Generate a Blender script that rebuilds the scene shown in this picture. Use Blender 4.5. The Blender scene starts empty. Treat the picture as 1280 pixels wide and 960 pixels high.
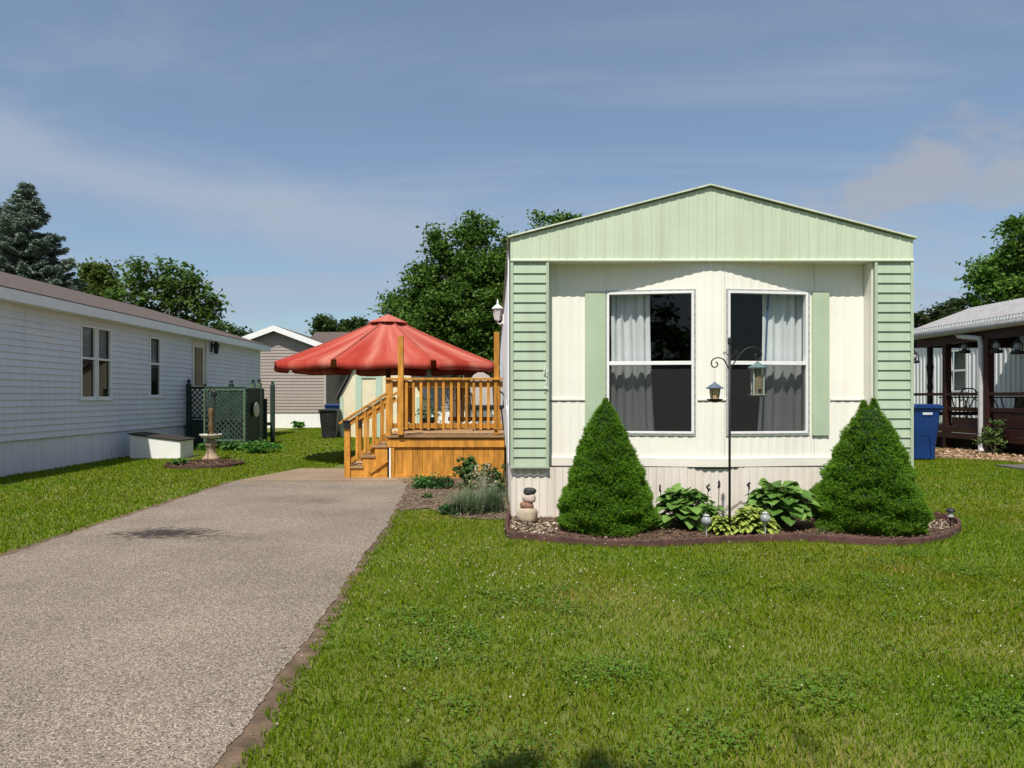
import bpy, math, random
import numpy as np
from mathutils import Vector, Matrix
R = math.radians
C = bpy.context.scene.collection
scn = bpy.context.scene
rng = np.random.default_rng(7)
random.seed(7)

# ------------------------------------------------------------------ camera, sky, sun, exposure
CAMZ = 1.3
cam_d = bpy.data.cameras.new('camera'); cam = bpy.data.objects.new('camera', cam_d); C.objects.link(cam)
cam.location = (0, 0, CAMZ); cam.rotation_euler = (R(90), 0, 0)
cam_d.sensor_width = 36; cam_d.lens = 36*900/1280
cam_d.shift_x = 20/1280; cam_d.shift_y = 16/1280
cam_d.clip_start = .05; cam_d.clip_end = 3000
scn.camera = cam
SUN_DIR = Vector((.15, .60, -1)).normalized()
sun_el = math.asin(-SUN_DIR.z); sun_az = math.atan2(-SUN_DIR.x, -SUN_DIR.y)
sd = bpy.data.lights.new('sun', 'SUN'); sun = bpy.data.objects.new('sun', sd); C.objects.link(sun)
sd.energy = 5.0; sd.angle = R(.53); sd.color = (1, .945, .84)
sun.rotation_euler = SUN_DIR.to_track_quat('-Z', 'Y').to_euler(); sun.location = (-5, -10, 30)
scn.view_settings.view_transform = 'Standard'; scn.view_settings.look = 'None'
scn.view_settings.exposure = 0.17; scn.view_settings.gamma = 1.0
scn.view_settings.use_curve_mapping = False

world = bpy.data.worlds.new('World'); scn.world = world; world.use_nodes = True
def build_world():
    nt = world.node_tree; N = nt.nodes; L = nt.links; N.clear()
    out = N.new('ShaderNodeOutputWorld'); bg = N.new('ShaderNodeBackground'); bg.inputs[1].default_value = .108
    sky = N.new('ShaderNodeTexSky'); sky.sky_type = 'NISHITA'; sky.sun_disc = False
    sky.sun_elevation = sun_el; sky.sun_rotation = sun_az
    sky.air_density = 1.0; sky.dust_density = 1.2; sky.ozone_density = 2.0
    tc = N.new('ShaderNodeTexCoord')
    def math_(op, a, b=None, c=None):
        n = N.new('ShaderNodeMath'); n.operation = op
        for i, v in enumerate((a, b, c)):
            if v is None: continue
            if hasattr(v, 'links'): L.new(v, n.inputs[i])
            else: n.inputs[i].default_value = v
        return n.outputs[0]
    sep = N.new('ShaderNodeSeparateXYZ'); L.new(tc.outputs['Generated'], sep.inputs[0])
    zc = math_('ADD', math_('MAXIMUM', sep.outputs[2], 0), .12)
    comb = N.new('ShaderNodeCombineXYZ')
    L.new(math_('DIVIDE', sep.outputs[0], zc), comb.inputs[0]); L.new(math_('DIVIDE', sep.outputs[1], zc), comb.inputs[1])
    def noise(vec, scale, rot, stretch, detail, dist):
        mp = N.new('ShaderNodeMapping'); mp.inputs['Rotation'].default_value = (0, 0, R(rot)); mp.inputs['Scale'].default_value = stretch
        L.new(vec, mp.inputs[0])
        n = N.new('ShaderNodeTexNoise'); n.inputs['Scale'].default_value = scale; n.inputs['Detail'].default_value = detail
        n.inputs['Roughness'].default_value = .62; n.inputs['Distortion'].default_value = dist
        L.new(mp.outputs[0], n.inputs['Vector']); return n.outputs['Fac']
    def sstep(v, a, b, lo=0, hi=1):
        m = N.new('ShaderNodeMapRange'); m.interpolation_type = 'SMOOTHSTEP'
        L.new(v, m.inputs[0]); m.inputs[1].default_value = a; m.inputs[2].default_value = b
        m.inputs[3].default_value = lo; m.inputs[4].default_value = hi; return m.outputs[0]
    def dot(v):
        n = N.new('ShaderNodeVectorMath'); n.operation = 'DOT_PRODUCT'; L.new(tc.outputs['Generated'], n.inputs[0])
        n.inputs[1].default_value = v; return n.outputs['Value']
    n1 = noise(comb.outputs[0], .62, -28, (.40, 1.5, 1), 8, 1.1)
    n2 = noise(comb.outputs[0], .28, 20, (.7, 1.3, 1), 4, .5)
    cir = math_('MULTIPLY', sstep(n1, .40, .66), sstep(n2, .30, .62))
    cir = math_('MULTIPLY_ADD', cir, .66, .20)
    a = Vector((-.69, 1, .34)).normalized(); b = Vector((-.11, 1, .218)).normalized(); nn = a.cross(b).normalized()
    nb = noise(tc.outputs['Generated'], 5, 0, (1, 1, 2.2), 6, .6)
    band = math_('ABSOLUTE', math_('ADD', dot(nn), math_('MULTIPLY_ADD', nb, .09, -.045)))
    band = math_('MULTIPLY', sstep(band, .075, 0), sstep(dot((1, 0, 0)), .12, -.12))
    band = math_('MULTIPLY', band, .62)
    p = Vector((.60, 1, .305)).normalized()
    sub = N.new('ShaderNodeVectorMath'); sub.operation = 'SUBTRACT'; L.new(tc.outputs['Generated'], sub.inputs[0]); sub.inputs[1].default_value = p
    mul = N.new('ShaderNodeVectorMath'); mul.operation = 'MULTIPLY'; L.new(sub.outputs[0], mul.inputs[0]); mul.inputs[1].default_value = (1, 1, 2.6)
    ln = N.new('ShaderNodeVectorMath'); ln.operation = 'LENGTH'; L.new(mul.outputs[0], ln.inputs[0])
    npf = noise(tc.outputs['Generated'], 9, 10, (1, 1, 1.8), 7, .5)
    puff = sstep(math_('ADD', ln.outputs['Value'], math_('MULTIPLY_ADD', npf, .42, -.21)), .15, .03)
    puff = math_('MULTIPLY', puff, .75)
    fac = math_('MINIMUM', math_('ADD', cir, band), .88)
    tint = N.new('ShaderNodeMix'); tint.data_type = 'RGBA'; tint.blend_type = 'MULTIPLY'; tint.inputs[0].default_value = 1
    L.new(sky.outputs[0], tint.inputs[6]); tint.inputs[7].default_value = (.90, .98, 1.0, 1)
    m1 = N.new('ShaderNodeMix'); m1.data_type = 'RGBA'; L.new(fac, m1.inputs[0]); L.new(tint.outputs[2], m1.inputs[6])
    m1.inputs[7].default_value = (3.35, 3.9, 4.8, 1)
    m2 = N.new('ShaderNodeMix'); m2.data_type = 'RGBA'; L.new(puff, m2.inputs[0]); L.new(m1.outputs[2], m2.inputs[6])
    m2.inputs[7].default_value = (3.4, 3.55, 3.95, 1)
    L.new(m2.outputs[2], bg.inputs[0]); L.new(bg.outputs[0], out.inputs[0])
build_world()

# ------------------------------------------------------------------ helpers
def PX(px, Y): return (px-620)*Y/900.0
def PZ(py, Y): return CAMZ-(py-496)*Y/900.0
def G(px, py):
    Y = 900*CAMZ/(py-496.0); return (PX(px, Y), Y)

MATS = {}
def lk(nt, a, b): nt.links.new(a, b)
def mat(name, col, rough=.6, var=.08, vscale=2.5, bump=0, bscale=60, spec=.3, metal=0, col2=None, stretch=(1, 1, 1), thr=(.35, .65), streak=0):
    if name in MATS: return MATS[name]
    m = bpy.data.materials.new(name); m.use_nodes = True; nt = m.node_tree; N = nt.nodes
    bs = N['Principled BSDF']; bs.inputs['Roughness'].default_value = rough; bs.inputs['Specular IOR Level'].default_value = spec
    bs.inputs['Metallic'].default_value = metal
    tc = N.new('ShaderNodeTexCoord'); mp = N.new('ShaderNodeMapping'); mp.inputs['Scale'].default_value = stretch
    lk(nt, tc.outputs['Object'], mp.inputs[0])
    nz = N.new('ShaderNodeTexNoise'); nz.inputs['Scale'].default_value = vscale; nz.inputs['Detail'].default_value = 6; nz.inputs['Roughness'].default_value = .6
    lk(nt, mp.outputs[0], nz.inputs['Vector'])
    mr = N.new('ShaderNodeMapRange'); mr.inputs[1].default_value = thr[0]; mr.inputs[2].default_value = thr[1]; lk(nt, nz.outputs['Fac'], mr.inputs[0])
    mx = N.new('ShaderNodeMix'); mx.data_type = 'RGBA'; lk(nt, mr.outputs[0], mx.inputs[0])
    c2 = col2 if col2 else tuple(min(1, c*(1+var)) for c in col)
    c1 = col if col2 else tuple(c*(1-var) for c in col)
    mx.inputs[6].default_value = (*c1, 1); mx.inputs[7].default_value = (*c2, 1)
    colout = mx.outputs[2]
    if streak:
        mp2 = N.new('ShaderNodeMapping'); mp2.inputs['Scale'].default_value = (9, 9, .5); lk(nt, tc.outputs['Object'], mp2.inputs[0])
        n2 = N.new('ShaderNodeTexNoise'); n2.inputs['Scale'].default_value = 1.2; n2.inputs['Detail'].default_value = 5; lk(nt, mp2.outputs[0], n2.inputs['Vector'])
        m2 = N.new('ShaderNodeMapRange'); m2.inputs[1].default_value = .45; m2.inputs[2].default_value = .75; m2.inputs[4].default_value = streak; lk(nt, n2.outputs['Fac'], m2.inputs[0])
        mxs = N.new('ShaderNodeMix'); mxs.data_type = 'RGBA'; mxs.blend_type = 'MULTIPLY'; lk(nt, m2.outputs[0], mxs.inputs[0]); lk(nt, colout, mxs.inputs[6])
        mxs.inputs[7].default_value = (.62, .58, .50, 1); colout = mxs.outputs[2]
    lk(nt, colout, bs.inputs['Base Color'])
    if bump:
        nb = N.new('ShaderNodeTexNoise'); nb.inputs['Scale'].default_value = bscale; nb.inputs['Detail'].default_value = 4
        lk(nt, mp.outputs[0], nb.inputs['Vector'])
        bp = N.new('ShaderNodeBump'); bp.inputs['Strength'].default_value = bump; bp.inputs['Distance'].default_value = .01
        lk(nt, nb.outputs['Fac'], bp.inputs['Height']); lk(nt, bp.outputs[0], bs.inputs['Normal'])
    MATS[name] = m; return m

def island_vary(m, lo, hi):
    nt = m.node_tree; N = nt.nodes; bs = N['Principled BSDF']; src = bs.inputs['Base Color'].links[0].from_socket
    g = N.new('ShaderNodeNewGeometry'); oi = N.new('ShaderNodeObjectInfo'); ad = N.new('ShaderNodeMath'); ad.operation = 'ADD'; fr = N.new('ShaderNodeMath'); fr.operation = 'FRACT'
    lk(nt, g.outputs['Random Per Island'], ad.inputs[0]); lk(nt, oi.outputs['Random'], ad.inputs[1]); lk(nt, ad.outputs[0], fr.inputs[0])
    mr = N.new('ShaderNodeMapRange'); mr.inputs[3].default_value = lo; mr.inputs[4].default_value = hi; lk(nt, fr.outputs[0], mr.inputs[0])
    mx = N.new('ShaderNodeMix'); mx.data_type = 'RGBA'; mx.blend_type = 'MULTIPLY'; mx.inputs[0].default_value = 1; lk(nt, src, mx.inputs[6]); lk(nt, mr.outputs[0], mx.inputs[7]); lk(nt, mx.outputs[2], bs.inputs['Base Color'])
def foliage(name, dark, light, trans=.3, rough=.55, spec=.25, patch=None, pscale=.35, dry=None):
    if name in MATS: return MATS[name]
    m = bpy.data.materials.new(name); m.use_nodes = True; nt = m.node_tree; N = nt.nodes
    bs = N['Principled BSDF']; bs.inputs['Roughness'].default_value = rough; bs.inputs['Specular IOR Level'].default_value = spec
    at = N.new('ShaderNodeAttribute'); at.attribute_name = 'tone'
    mx = N.new('ShaderNodeMix'); mx.data_type = 'RGBA'; lk(nt, at.outputs['Fac'], mx.inputs[0])
    mx.inputs[6].default_value = (*dark, 1); mx.inputs[7].default_value = (*light, 1)
    co = mx.outputs[2]
    if dry:
        sb = N.new('ShaderNodeMath'); sb.operation = 'SUBTRACT'; sb.use_clamp = True; lk(nt, at.outputs['Fac'], sb.inputs[0]); sb.inputs[1].default_value = 1
        md = N.new('ShaderNodeMix'); md.data_type = 'RGBA'; lk(nt, sb.outputs[0], md.inputs[0]); lk(nt, co, md.inputs[6]); md.inputs[7].default_value = (*dry, 1); co = md.outputs[2]
    if patch:
        tc = N.new('ShaderNodeTexCoord'); nz = N.new('ShaderNodeTexNoise'); nz.inputs['Scale'].default_value = pscale; nz.inputs['Detail'].default_value = 5
        nz.inputs['Roughness'].default_value = .65
        lk(nt, tc.outputs['Object'], nz.inputs['Vector'])
        mr = N.new('ShaderNodeMapRange'); mr.inputs[1].default_value = .38; mr.inputs[2].default_value = .66; lk(nt, nz.outputs['Fac'], mr.inputs[0])
        m2 = N.new('ShaderNodeMix'); m2.data_type = 'RGBA'; m2.blend_type = 'MULTIPLY'; lk(nt, mr.outputs[0], m2.inputs[0]); lk(nt, co, m2.inputs[6])
        m2.inputs[7].default_value = (*patch, 1); co = m2.outputs[2]
    lk(nt, co, bs.inputs['Base Color'])
    tr = N.new('ShaderNodeBsdfTranslucent'); lk(nt, co, tr.inputs[0])
    ms = N.new('ShaderNodeMixShader'); ms.inputs[0].default_value = trans
    lk(nt, bs.outputs[0], ms.inputs[1]); lk(nt, tr.outputs[0], ms.inputs[2]); lk(nt, ms.outputs[0], N['Material Output'].inputs[0])
    MATS[name] = m; return m

def glass_mat(name='window_glass', tint=(.9, .93, .92)):
    if name in MATS: return MATS[name]
    m = bpy.data.materials.new(name); m.use_nodes = True; nt = m.node_tree; N = nt.nodes; N.remove(N['Principled BSDF'])
    tr = N.new('ShaderNodeBsdfTransparent'); tr.inputs[0].default_value = (*tint, 1)
    gl = N.new('ShaderNodeBsdfGlossy'); gl.inputs['Roughness'].default_value = .01
    lw = N.new('ShaderNodeLayerWeight'); lw.inputs[0].default_value = .5
    pw = N.new('ShaderNodeMath'); pw.operation = 'POWER'; lk(nt, lw.outputs['Facing'], pw.inputs[0]); pw.inputs[1].default_value = 5
    fr = N.new('ShaderNodeMath'); fr.operation = 'MULTIPLY_ADD'; lk(nt, pw.outputs[0], fr.inputs[0]); fr.inputs[1].default_value = .9; fr.inputs[2].default_value = .035
    ms = N.new('ShaderNodeMixShader'); lk(nt, fr.outputs[0], ms.inputs[0]); lk(nt, tr.outputs[0], ms.inputs[1]); lk(nt, gl.outputs[0], ms.inputs[2])
    lk(nt, ms.outputs[0], N['Material Output'].inputs[0]); MATS[name] = m; return m
def screen_mat():
    if 'insect_screen' in MATS: return MATS['insect_screen']
    m = bpy.data.materials.new('insect_screen'); m.use_nodes = True; nt = m.node_tree; N = nt.nodes; N.remove(N['Principled BSDF'])
    tr = N.new('ShaderNodeBsdfTransparent'); df = N.new('ShaderNodeBsdfDiffuse'); df.inputs[0].default_value = (.035, .035, .037, 1)
    ms = N.new('ShaderNodeMixShader'); ms.inputs[0].default_value = .6; lk(nt, tr.outputs[0], ms.inputs[1]); lk(nt, df.outputs[0], ms.inputs[2])
    lk(nt, ms.outputs[0], N['Material Output'].inputs[0]); MATS['insect_screen'] = m; return m

class B:
    def __init__(s): s.v = []; s.f = []; s.m = []; s.cur = 0
    def add(s, verts, faces):
        o = len(s.v); s.v += [tuple(v) for v in verts]; s.f += [tuple(i+o for i in f) for f in faces]; s.m += [s.cur]*len(faces); return s
    def quad(s, a, b, c, d): return s.add([a, b, c, d], [(0, 1, 2, 3)])
    def poly(s, pts): return s.add(pts, [tuple(range(len(pts)))])
    def box(s, x0, x1, y0, y1, z0, z1):
        return s.add([(x0, y0, z0), (x1, y0, z0), (x1, y1, z0), (x0, y1, z0), (x0, y0, z1), (x1, y0, z1), (x1, y1, z1), (x0, y1, z1)],
                     [(0, 3, 2, 1), (4, 5, 6, 7), (0, 1, 5, 4), (1, 2, 6, 5), (2, 3, 7, 6), (3, 0, 4, 7)])
    def bar(s, p, q, w, h, up=(0, 0, 1)):
        p = Vector(p); q = Vector(q); d = (q-p).normalized(); u = Vector(up)
        x = d.cross(u)
        if x.length < 1e-4: x = d.cross(Vector((0, 1, 0)))
        x.normalize(); y = x.cross(d).normalized(); x *= w/2; y *= h/2
        vs = [p-x-y, p+x-y, p+x+y, p-x+y, q-x-y, q+x-y, q+x+y, q-x+y]
        return s.add(vs, [(3, 2, 1, 0), (4, 5, 6, 7), (0, 1, 5, 4), (1, 2, 6, 5), (2, 3, 7, 6), (3, 0, 4, 7)])
    def tube(s, pts, r, n=8, cap=True):
        pts = [Vector(p) for p in pts]; rs = r if isinstance(r, (list, tuple)) else [r]*len(pts)
        o = len(s.v); prev = None
        for i, p in enumerate(pts):
            d = (pts[min(i+1, len(pts)-1)]-pts[max(i-1, 0)]).normalized()
            if prev is None:
                x = d.orthogonal().normalized()
            else:
                x = (prev-d*prev.dot(d))
                x = x.normalized() if x.length > 1e-6 else d.orthogonal().normalized()
            prev = x; y = d.cross(x)
            for k in range(n):
                a = 2*math.pi*k/n; s.v.append(tuple(p+(x*math.cos(a)+y*math.sin(a))*rs[i]))
        for i in range(len(pts)-1):
            for k in range(n):
                k2 = (k+1) % n; s.f.append((o+i*n+k, o+i*n+k2, o+(i+1)*n+k2, o+(i+1)*n+k)); s.m.append(s.cur)
        if cap:
            s.f.append(tuple(o+k for k in reversed(range(n)))); s.m.append(s.cur)
            e = o+(len(pts)-1)*n; s.f.append(tuple(e+k for k in range(n))); s.m.append(s.cur)
        return s
    def lathe(s, prof, c=(0, 0, 0), n=20, sx=1, sy=1, rot=0):
        o = len(s.v)
        for r, z in prof:
            for k in range(n):
                a = 2*math.pi*k/n+rot; s.v.append((c[0]+r*math.cos(a)*sx, c[1]+r*math.sin(a)*sy, c[2]+z))
        for i in range(len(prof)-1):
            for k in range(n):
                k2 = (k+1) % n; s.f.append((o+i*n+k, o+i*n+k2, o+(i+1)*n+k2, o+(i+1)*n+k)); s.m.append(s.cur)
        s.f.append(tuple(o+k for k in reversed(range(n)))); s.m.append(s.cur)
        e = o+(len(prof)-1)*n; s.f.append(tuple(e+k for k in range(n))); s.m.append(s.cur)
        return s
    def prism(s, pts2, y0, y1):          # polygon in XZ (counter-clockwise seen from -Y) extruded along Y
        n = len(pts2); o = len(s.v)
        s.v += [(x, y0, z) for x, z in pts2]+[(x, y1, z) for x, z in pts2]
        s.f.append(tuple(o+i for i in range(n))); s.f.append(tuple(o+n+i for i in reversed(range(n))))
        for i in range(n):
            j = (i+1) % n; s.f.append((o+j, o+i, o+n+i, o+n+j))
        s.m += [s.cur]*(n+2); return s
    def lap(s, p0, p1, z0, z1, pitch, depth, holes=(), clip=None):
        """horizontal lap siding; clip(z) -> (s0, s1) range of the wall at that height"""
        p0 = np.array(p0, float); p1 = np.array(p1, float); Ln = np.linalg.norm(p1-p0); d = (p1-p0)/Ln; n = np.array((d[1], -d[0]))
        zs = [z0]; k = 1
        while z0+k*pitch < z1-.01: zs.append(z0+k*pitch); k += 1
        zs.append(z1)
        def P(ss, off, z): q = p0+d*ss+n*off; return (q[0], q[1], z)
        for a, b in zip(zs[:-1], zs[1:]):
            cut = sorted({a, b} | {h[2] for h in holes if a < h[2] < b} | {h[3] for h in holes if a < h[3] < b})
            for za, zb in zip(cut[:-1], cut[1:]):
                zm = (za+zb)/2; oa = depth*(1-(za-a)/pitch); ob = depth*(1-(zb-a)/pitch)
                lo0, hi0 = (0, Ln) if clip is None else clip(za); lo1, hi1 = (0, Ln) if clip is None else clip(zb)
                hs = sorted([(h[0], h[1]) for h in holes if h[2] <= zm <= h[3]])
                iv = []; c0, c1 = lo0, lo1
                for h in hs: iv.append((c0, h[0], c1, h[0])); c0 = c1 = h[1]
                iv.append((c0, hi0, c1, hi1))
                for sa, sb, ta, tb in iv:
                    if sb-sa < 1e-4: continue
                    s.quad(P(sa, oa, za), P(sb, oa, za), P(tb, ob, zb), P(ta, ob, zb))
                    if za == a: s.quad(P(sa, 0, za), P(sb, 0, za), P(sb, oa, za), P(sa, oa, za))
        return s
    def rib(s, p0, p1, z0, ztop, pitch, ribw, depth, holes=(), slope=.012, phase=0., brk=()):
        p0 = np.array(p0, float); p1 = np.array(p1, float); Ln = np.linalg.norm(p1-p0); d = (p1-p0)/Ln; n = np.array((d[1], -d[0]))
        zt = ztop if callable(ztop) else (lambda q: ztop)
        br = {0., float(Ln)} | {float(b) for b in brk}
        k = -1
        while k*pitch+phase < Ln:
            for e in (0, slope, slope+ribw, 2*slope+ribw):
                q = k*pitch+phase+e
                if 0 < q < Ln: br.add(q)
            k += 1
        for h in holes: br |= {h[0], h[1]}
        def off(q):
            t = (q-phase) % pitch
            if t < slope: return depth*t/slope
            if t < slope+ribw: return depth
            if t < 2*slope+ribw: return depth*(1-(t-slope-ribw)/slope)
            return 0
        br = sorted(br)
        def P(q, o, z): v = p0+d*q+n*o; return (v[0], v[1], z)
        for a, b in zip(br[:-1], br[1:]):
            if b-a < 1e-5: continue
            m_ = (a+b)/2; hs = sorted([(h[2], h[3]) for h in holes if h[0] <= m_ <= h[1]])
            oa, ob = off(a+1e-6), off(b-1e-6); c = z0
            for h in hs: s.quad(P(a, oa, c), P(b, ob, c), P(b, ob, h[0]), P(a, oa, h[0])); c = h[1]
            s.quad(P(a, oa, c), P(b, ob, c), P(b, ob, zt(b)), P(a, oa, zt(a)))
        return s
    def obj(s, name, m, parent=None, loc=None, smooth=False, bevel=0, local=False):
        """verts are world coordinates unless local; parts share their thing's origin"""
        o0 = Vector((0, 0, 0))
        if parent is not None and not local: o0 = world_loc(parent)
        elif loc is not None: o0 = Vector(loc)
        me = bpy.data.meshes.new(name); me.from_pydata([tuple(Vector(v)-o0) for v in s.v], [], s.f)
        ms = m if isinstance(m, (list, tuple)) else [m]
        for x in ms: me.materials.append(x)
        if len(ms) > 1: me.polygons.foreach_set('material_index', s.m)
        if smooth: me.polygons.foreach_set('use_smooth', [True]*len(me.polygons))
        me.update()
        o = bpy.data.objects.new(name, me); C.objects.link(o)
        if parent is not None: o.parent = parent
        elif loc is not None: o.location = loc
        if bevel:
            bv = o.modifiers.new('bevel', 'BEVEL'); bv.width = bevel; bv.segments = 2; bv.limit_method = 'ANGLE'
        return o
def world_loc(o):
    v = Vector((0, 0, 0))
    while o is not None: v += o.location; o = o.parent
    return v
def np_mesh(name, V, F, m, parent=None, loc=(0, 0, 0), tone=None, smooth=False, local=False):
    V = np.asarray(V, np.float32); F = np.asarray(F, np.int32); k = F.shape[1]
    o0 = np.array(world_loc(parent) if (parent is not None and not local) else (loc if not local else (0, 0, 0)), np.float32)
    me = bpy.data.meshes.new(name); me.vertices.add(len(V)); me.vertices.foreach_set('co', (V-o0).ravel())
    me.loops.add(F.size); me.loops.foreach_set('vertex_index', F.ravel())
    me.polygons.add(len(F)); me.polygons.foreach_set('loop_start', np.arange(0, F.size, k, dtype=np.int32))
    if smooth: me.polygons.foreach_set('use_smooth', np.ones(len(F), bool))
    for x in (m if isinstance(m, (list, tuple)) else [m]): me.materials.append(x)
    me.update(calc_edges=True)
    if tone is not None:
        a = me.attributes.new('tone', 'FLOAT', 'POINT'); a.data.foreach_set('value', np.asarray(tone, np.float32))
    o = bpy.data.objects.new(name, me); C.objects.link(o)
    if parent is not None: o.parent = parent
    else: o.location = loc
    return o
def tag(o, label=None, cat=None, group=None, kind=None):
    if label: o['label'] = label
    if cat: o['category'] = cat
    if group: o['group'] = group
    if kind: o['kind'] = kind
    return o
def thing(name, label, cat, loc=(0, 0, 0), group=None):
    o = bpy.data.objects.new(name, None); C.objects.link(o); o.location = loc; o.empty_display_size = .2
    return tag(o, label, cat, group)
def copy_thing(root, loc, rz, label, group=None):
    r = root.copy(); C.objects.link(r); r.location = loc; r.rotation_euler = (0, 0, rz); r['label'] = label
    if group: r['group'] = group
    for ch in list(root.children):
        c = ch.copy(); C.objects.link(c); c.parent = r
        for g in list(ch.children):
            d = g.copy(); C.objects.link(d); d.parent = c
    return r

# foliage clouds -----------------------------------------------------
def rand_dirs(n):
    v = rng.normal(size=(n, 3)); return v/np.linalg.norm(v, axis=1, keepdims=True)
def leaf_quads(P, Nrm, size, aspect=.6, T=None):
    """diamond leaf at each point, facing Nrm; returns V, F"""
    n = len(P)
    if T is None: T = rand_dirs(n)
    T = T-Nrm*np.sum(T*Nrm, 1, keepdims=True); T /= np.linalg.norm(T, axis=1, keepdims=True)+1e-9
    S = np.cross(Nrm, T); size = np.asarray(size).reshape(-1, 1)*np.ones((n, 1))
    V = np.stack([P-T*size*.5, P+S*size*aspect*.5+Nrm*size*.08, P+T*size*.5, P-S*size*aspect*.5+Nrm*size*.08], 1).reshape(-1, 3)
    return V, np.arange(4*n).reshape(n, 4)
def crown_points(lobes, n, clump=.45, per=60, shell=.55):
    """lobes: (cx,cy,cz,rx,ry,rz); leaves gathered in small clumps spread through the lobes"""
    vol = np.array([(l[3]*l[4]*l[5])**.75 for l in lobes]); vol /= vol.sum()
    P = []; T = []
    for l, w in zip(lobes, vol):
        nc = max(4, int(n*w/per)); d = rand_dirs(nc); r = (shell+(1-shell)*rng.random(nc)**.6)*rng.uniform(.75, 1.12, nc)
        cc = np.array(l[:3])+d*np.array(l[3:6])*r[:, None]
        tone = rng.random(nc)
        k = rng.integers(int(per*.5), int(per*1.5), nc)
        idx = np.repeat(np.arange(nc), k); m = len(idx)
        cs = clump*rng.uniform(.6, 1.3, nc)
        q = rng.normal(size=(m, 3))*.5; q[:, 2] *= .6
        P.append(cc[idx]+q*cs[idx][:, None]); T.append(.55*tone[idx]+.45*rng.random(m))
    return np.concatenate(P), np.concatenate(T)
def foliage_obj(name, P, T, size, m, parent, up=.5, aspect=.6, local=False, svar=.35):
    n = len(P); N_ = rand_dirs(n); N_[:, 2] = np.abs(N_[:, 2])+up; N_ /= np.linalg.norm(N_, axis=1, keepdims=True)
    V, F = leaf_quads(P, N_, size*rng.uniform(1-svar, 1+svar, n), aspect)
    return np_mesh(name, V, F, m, parent, tone=np.repeat(T, 4), local=local)

# ------------------------------------------------------------------ materials
WHITE = mat('white_vinyl', (.69, .70, .745), .45, .04, 1.2, streak=.3, bump=.2, bscale=2)
CREAM = mat('cream_metal', (.83, .805, .73), .45, .03, 1.5, streak=.12, bump=.25, bscale=2.5)
SKIRT = mat('skirting_metal', (.74, .68, .62), .5, .05, 2, streak=.4)
SAGE = mat('sage_metal', (.53, .605, .46), .5, .06, 1.3, streak=.3, bump=.3, bscale=2.5)
SAGED = mat('sage_lap', (.40, .485, .365), .5, .05, 2, streak=.3)
SAGEP = mat('sage_panel', (.41, .505, .36), .55, .06, 2, streak=.15)
TRIMW = mat('white_trim', (.78, .78, .77), .45, .04, 4)
ALU = mat('aluminium', (.55, .55, .54), .35, .12, 30, metal=.4)
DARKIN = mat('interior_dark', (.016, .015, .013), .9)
CURT = mat('curtain_cloth', (.62, .63, .65), .9, .04, 6, bump=.15, bscale=400)
BLUEC = mat('curtain_border', (.06, .09, .2), .9)
SHING = mat('brown_shingle', (.105, .080, .070), .9, .25, 14, bump=.6, bscale=50)
WOOD = mat('stained_wood', (.50, .225, .036), .65, .26, 3.0, bump=.2, bscale=60, stretch=(5, 5, 1.2), spec=.25)
WOODF = mat('deck_floor', (.36, .22, .11), .75, .25, 3, bump=.2, stretch=(1, 6, 1))
island_vary(WOOD, .80, 1.12); island_vary(WOODF, .7, 1.2)
BLACK = mat('black_metal', (.02, .02, .022), .45, .2, 20)
BLACKP = mat('black_plastic', (.018, .018, .02), .5, .2, 6)
TAUPE = mat('taupe_siding', (.33, .28, .255), .6, .05, 2, streak=.15)
GREYS = mat('grey_siding', (.27, .26, .26), .6, .05, 2)
GREEN = mat('green_paint', (.018, .040, .030), .6, .2, 5, bump=.1)
GREENL = mat('pale_and_lit_green', (.085, .14, .085), .6, .15, 5)  # trellis frame's own pale green; on two porch posts it imitates sunlight
CONC = mat('cast_stone', (.34, .25, .175), .85, .2, 8, bump=.4, bscale=80)
RUST = mat('rusty_iron', (.14, .06, .03), .8, .4, 12, bump=.3)
EDGE = mat('edging_rubber', (.085, .042, .035), .8, .25, 10, bump=.5, bscale=70)
BLUE = mat('blue_plastic', (.006, .034, .15), .42, .1, 3, spec=.4)
MAHO = mat('mahogany_stain', (.036, .009, .0075), .55, .25, 4, bump=.15, stretch=(1, 1, 4))
GALV = mat('painted_tin', (.32, .31, .315), .45, .1, 6, streak=.5)
GLASS = glass_mat()
BARK = mat('bark', (.11, .085, .065), .95, .35, 9, bump=.9, bscale=22, stretch=(3, 3, .7))
SOIL = mat('bare_soil', (.13, .088, .058), .95, .4, 7, bump=.9, bscale=45)
MULCH = mat('bark_mulch', (.10, .062, .042), .95, .45, 18, bump=1, bscale=60)
CHIP = foliage('mulch_chips', (.055, .03, .02), (.22, .14, .09), 0)
PALECH = foliage('pale_stones', (.22, .16, .11), (.60, .50, .38), 0)

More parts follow.
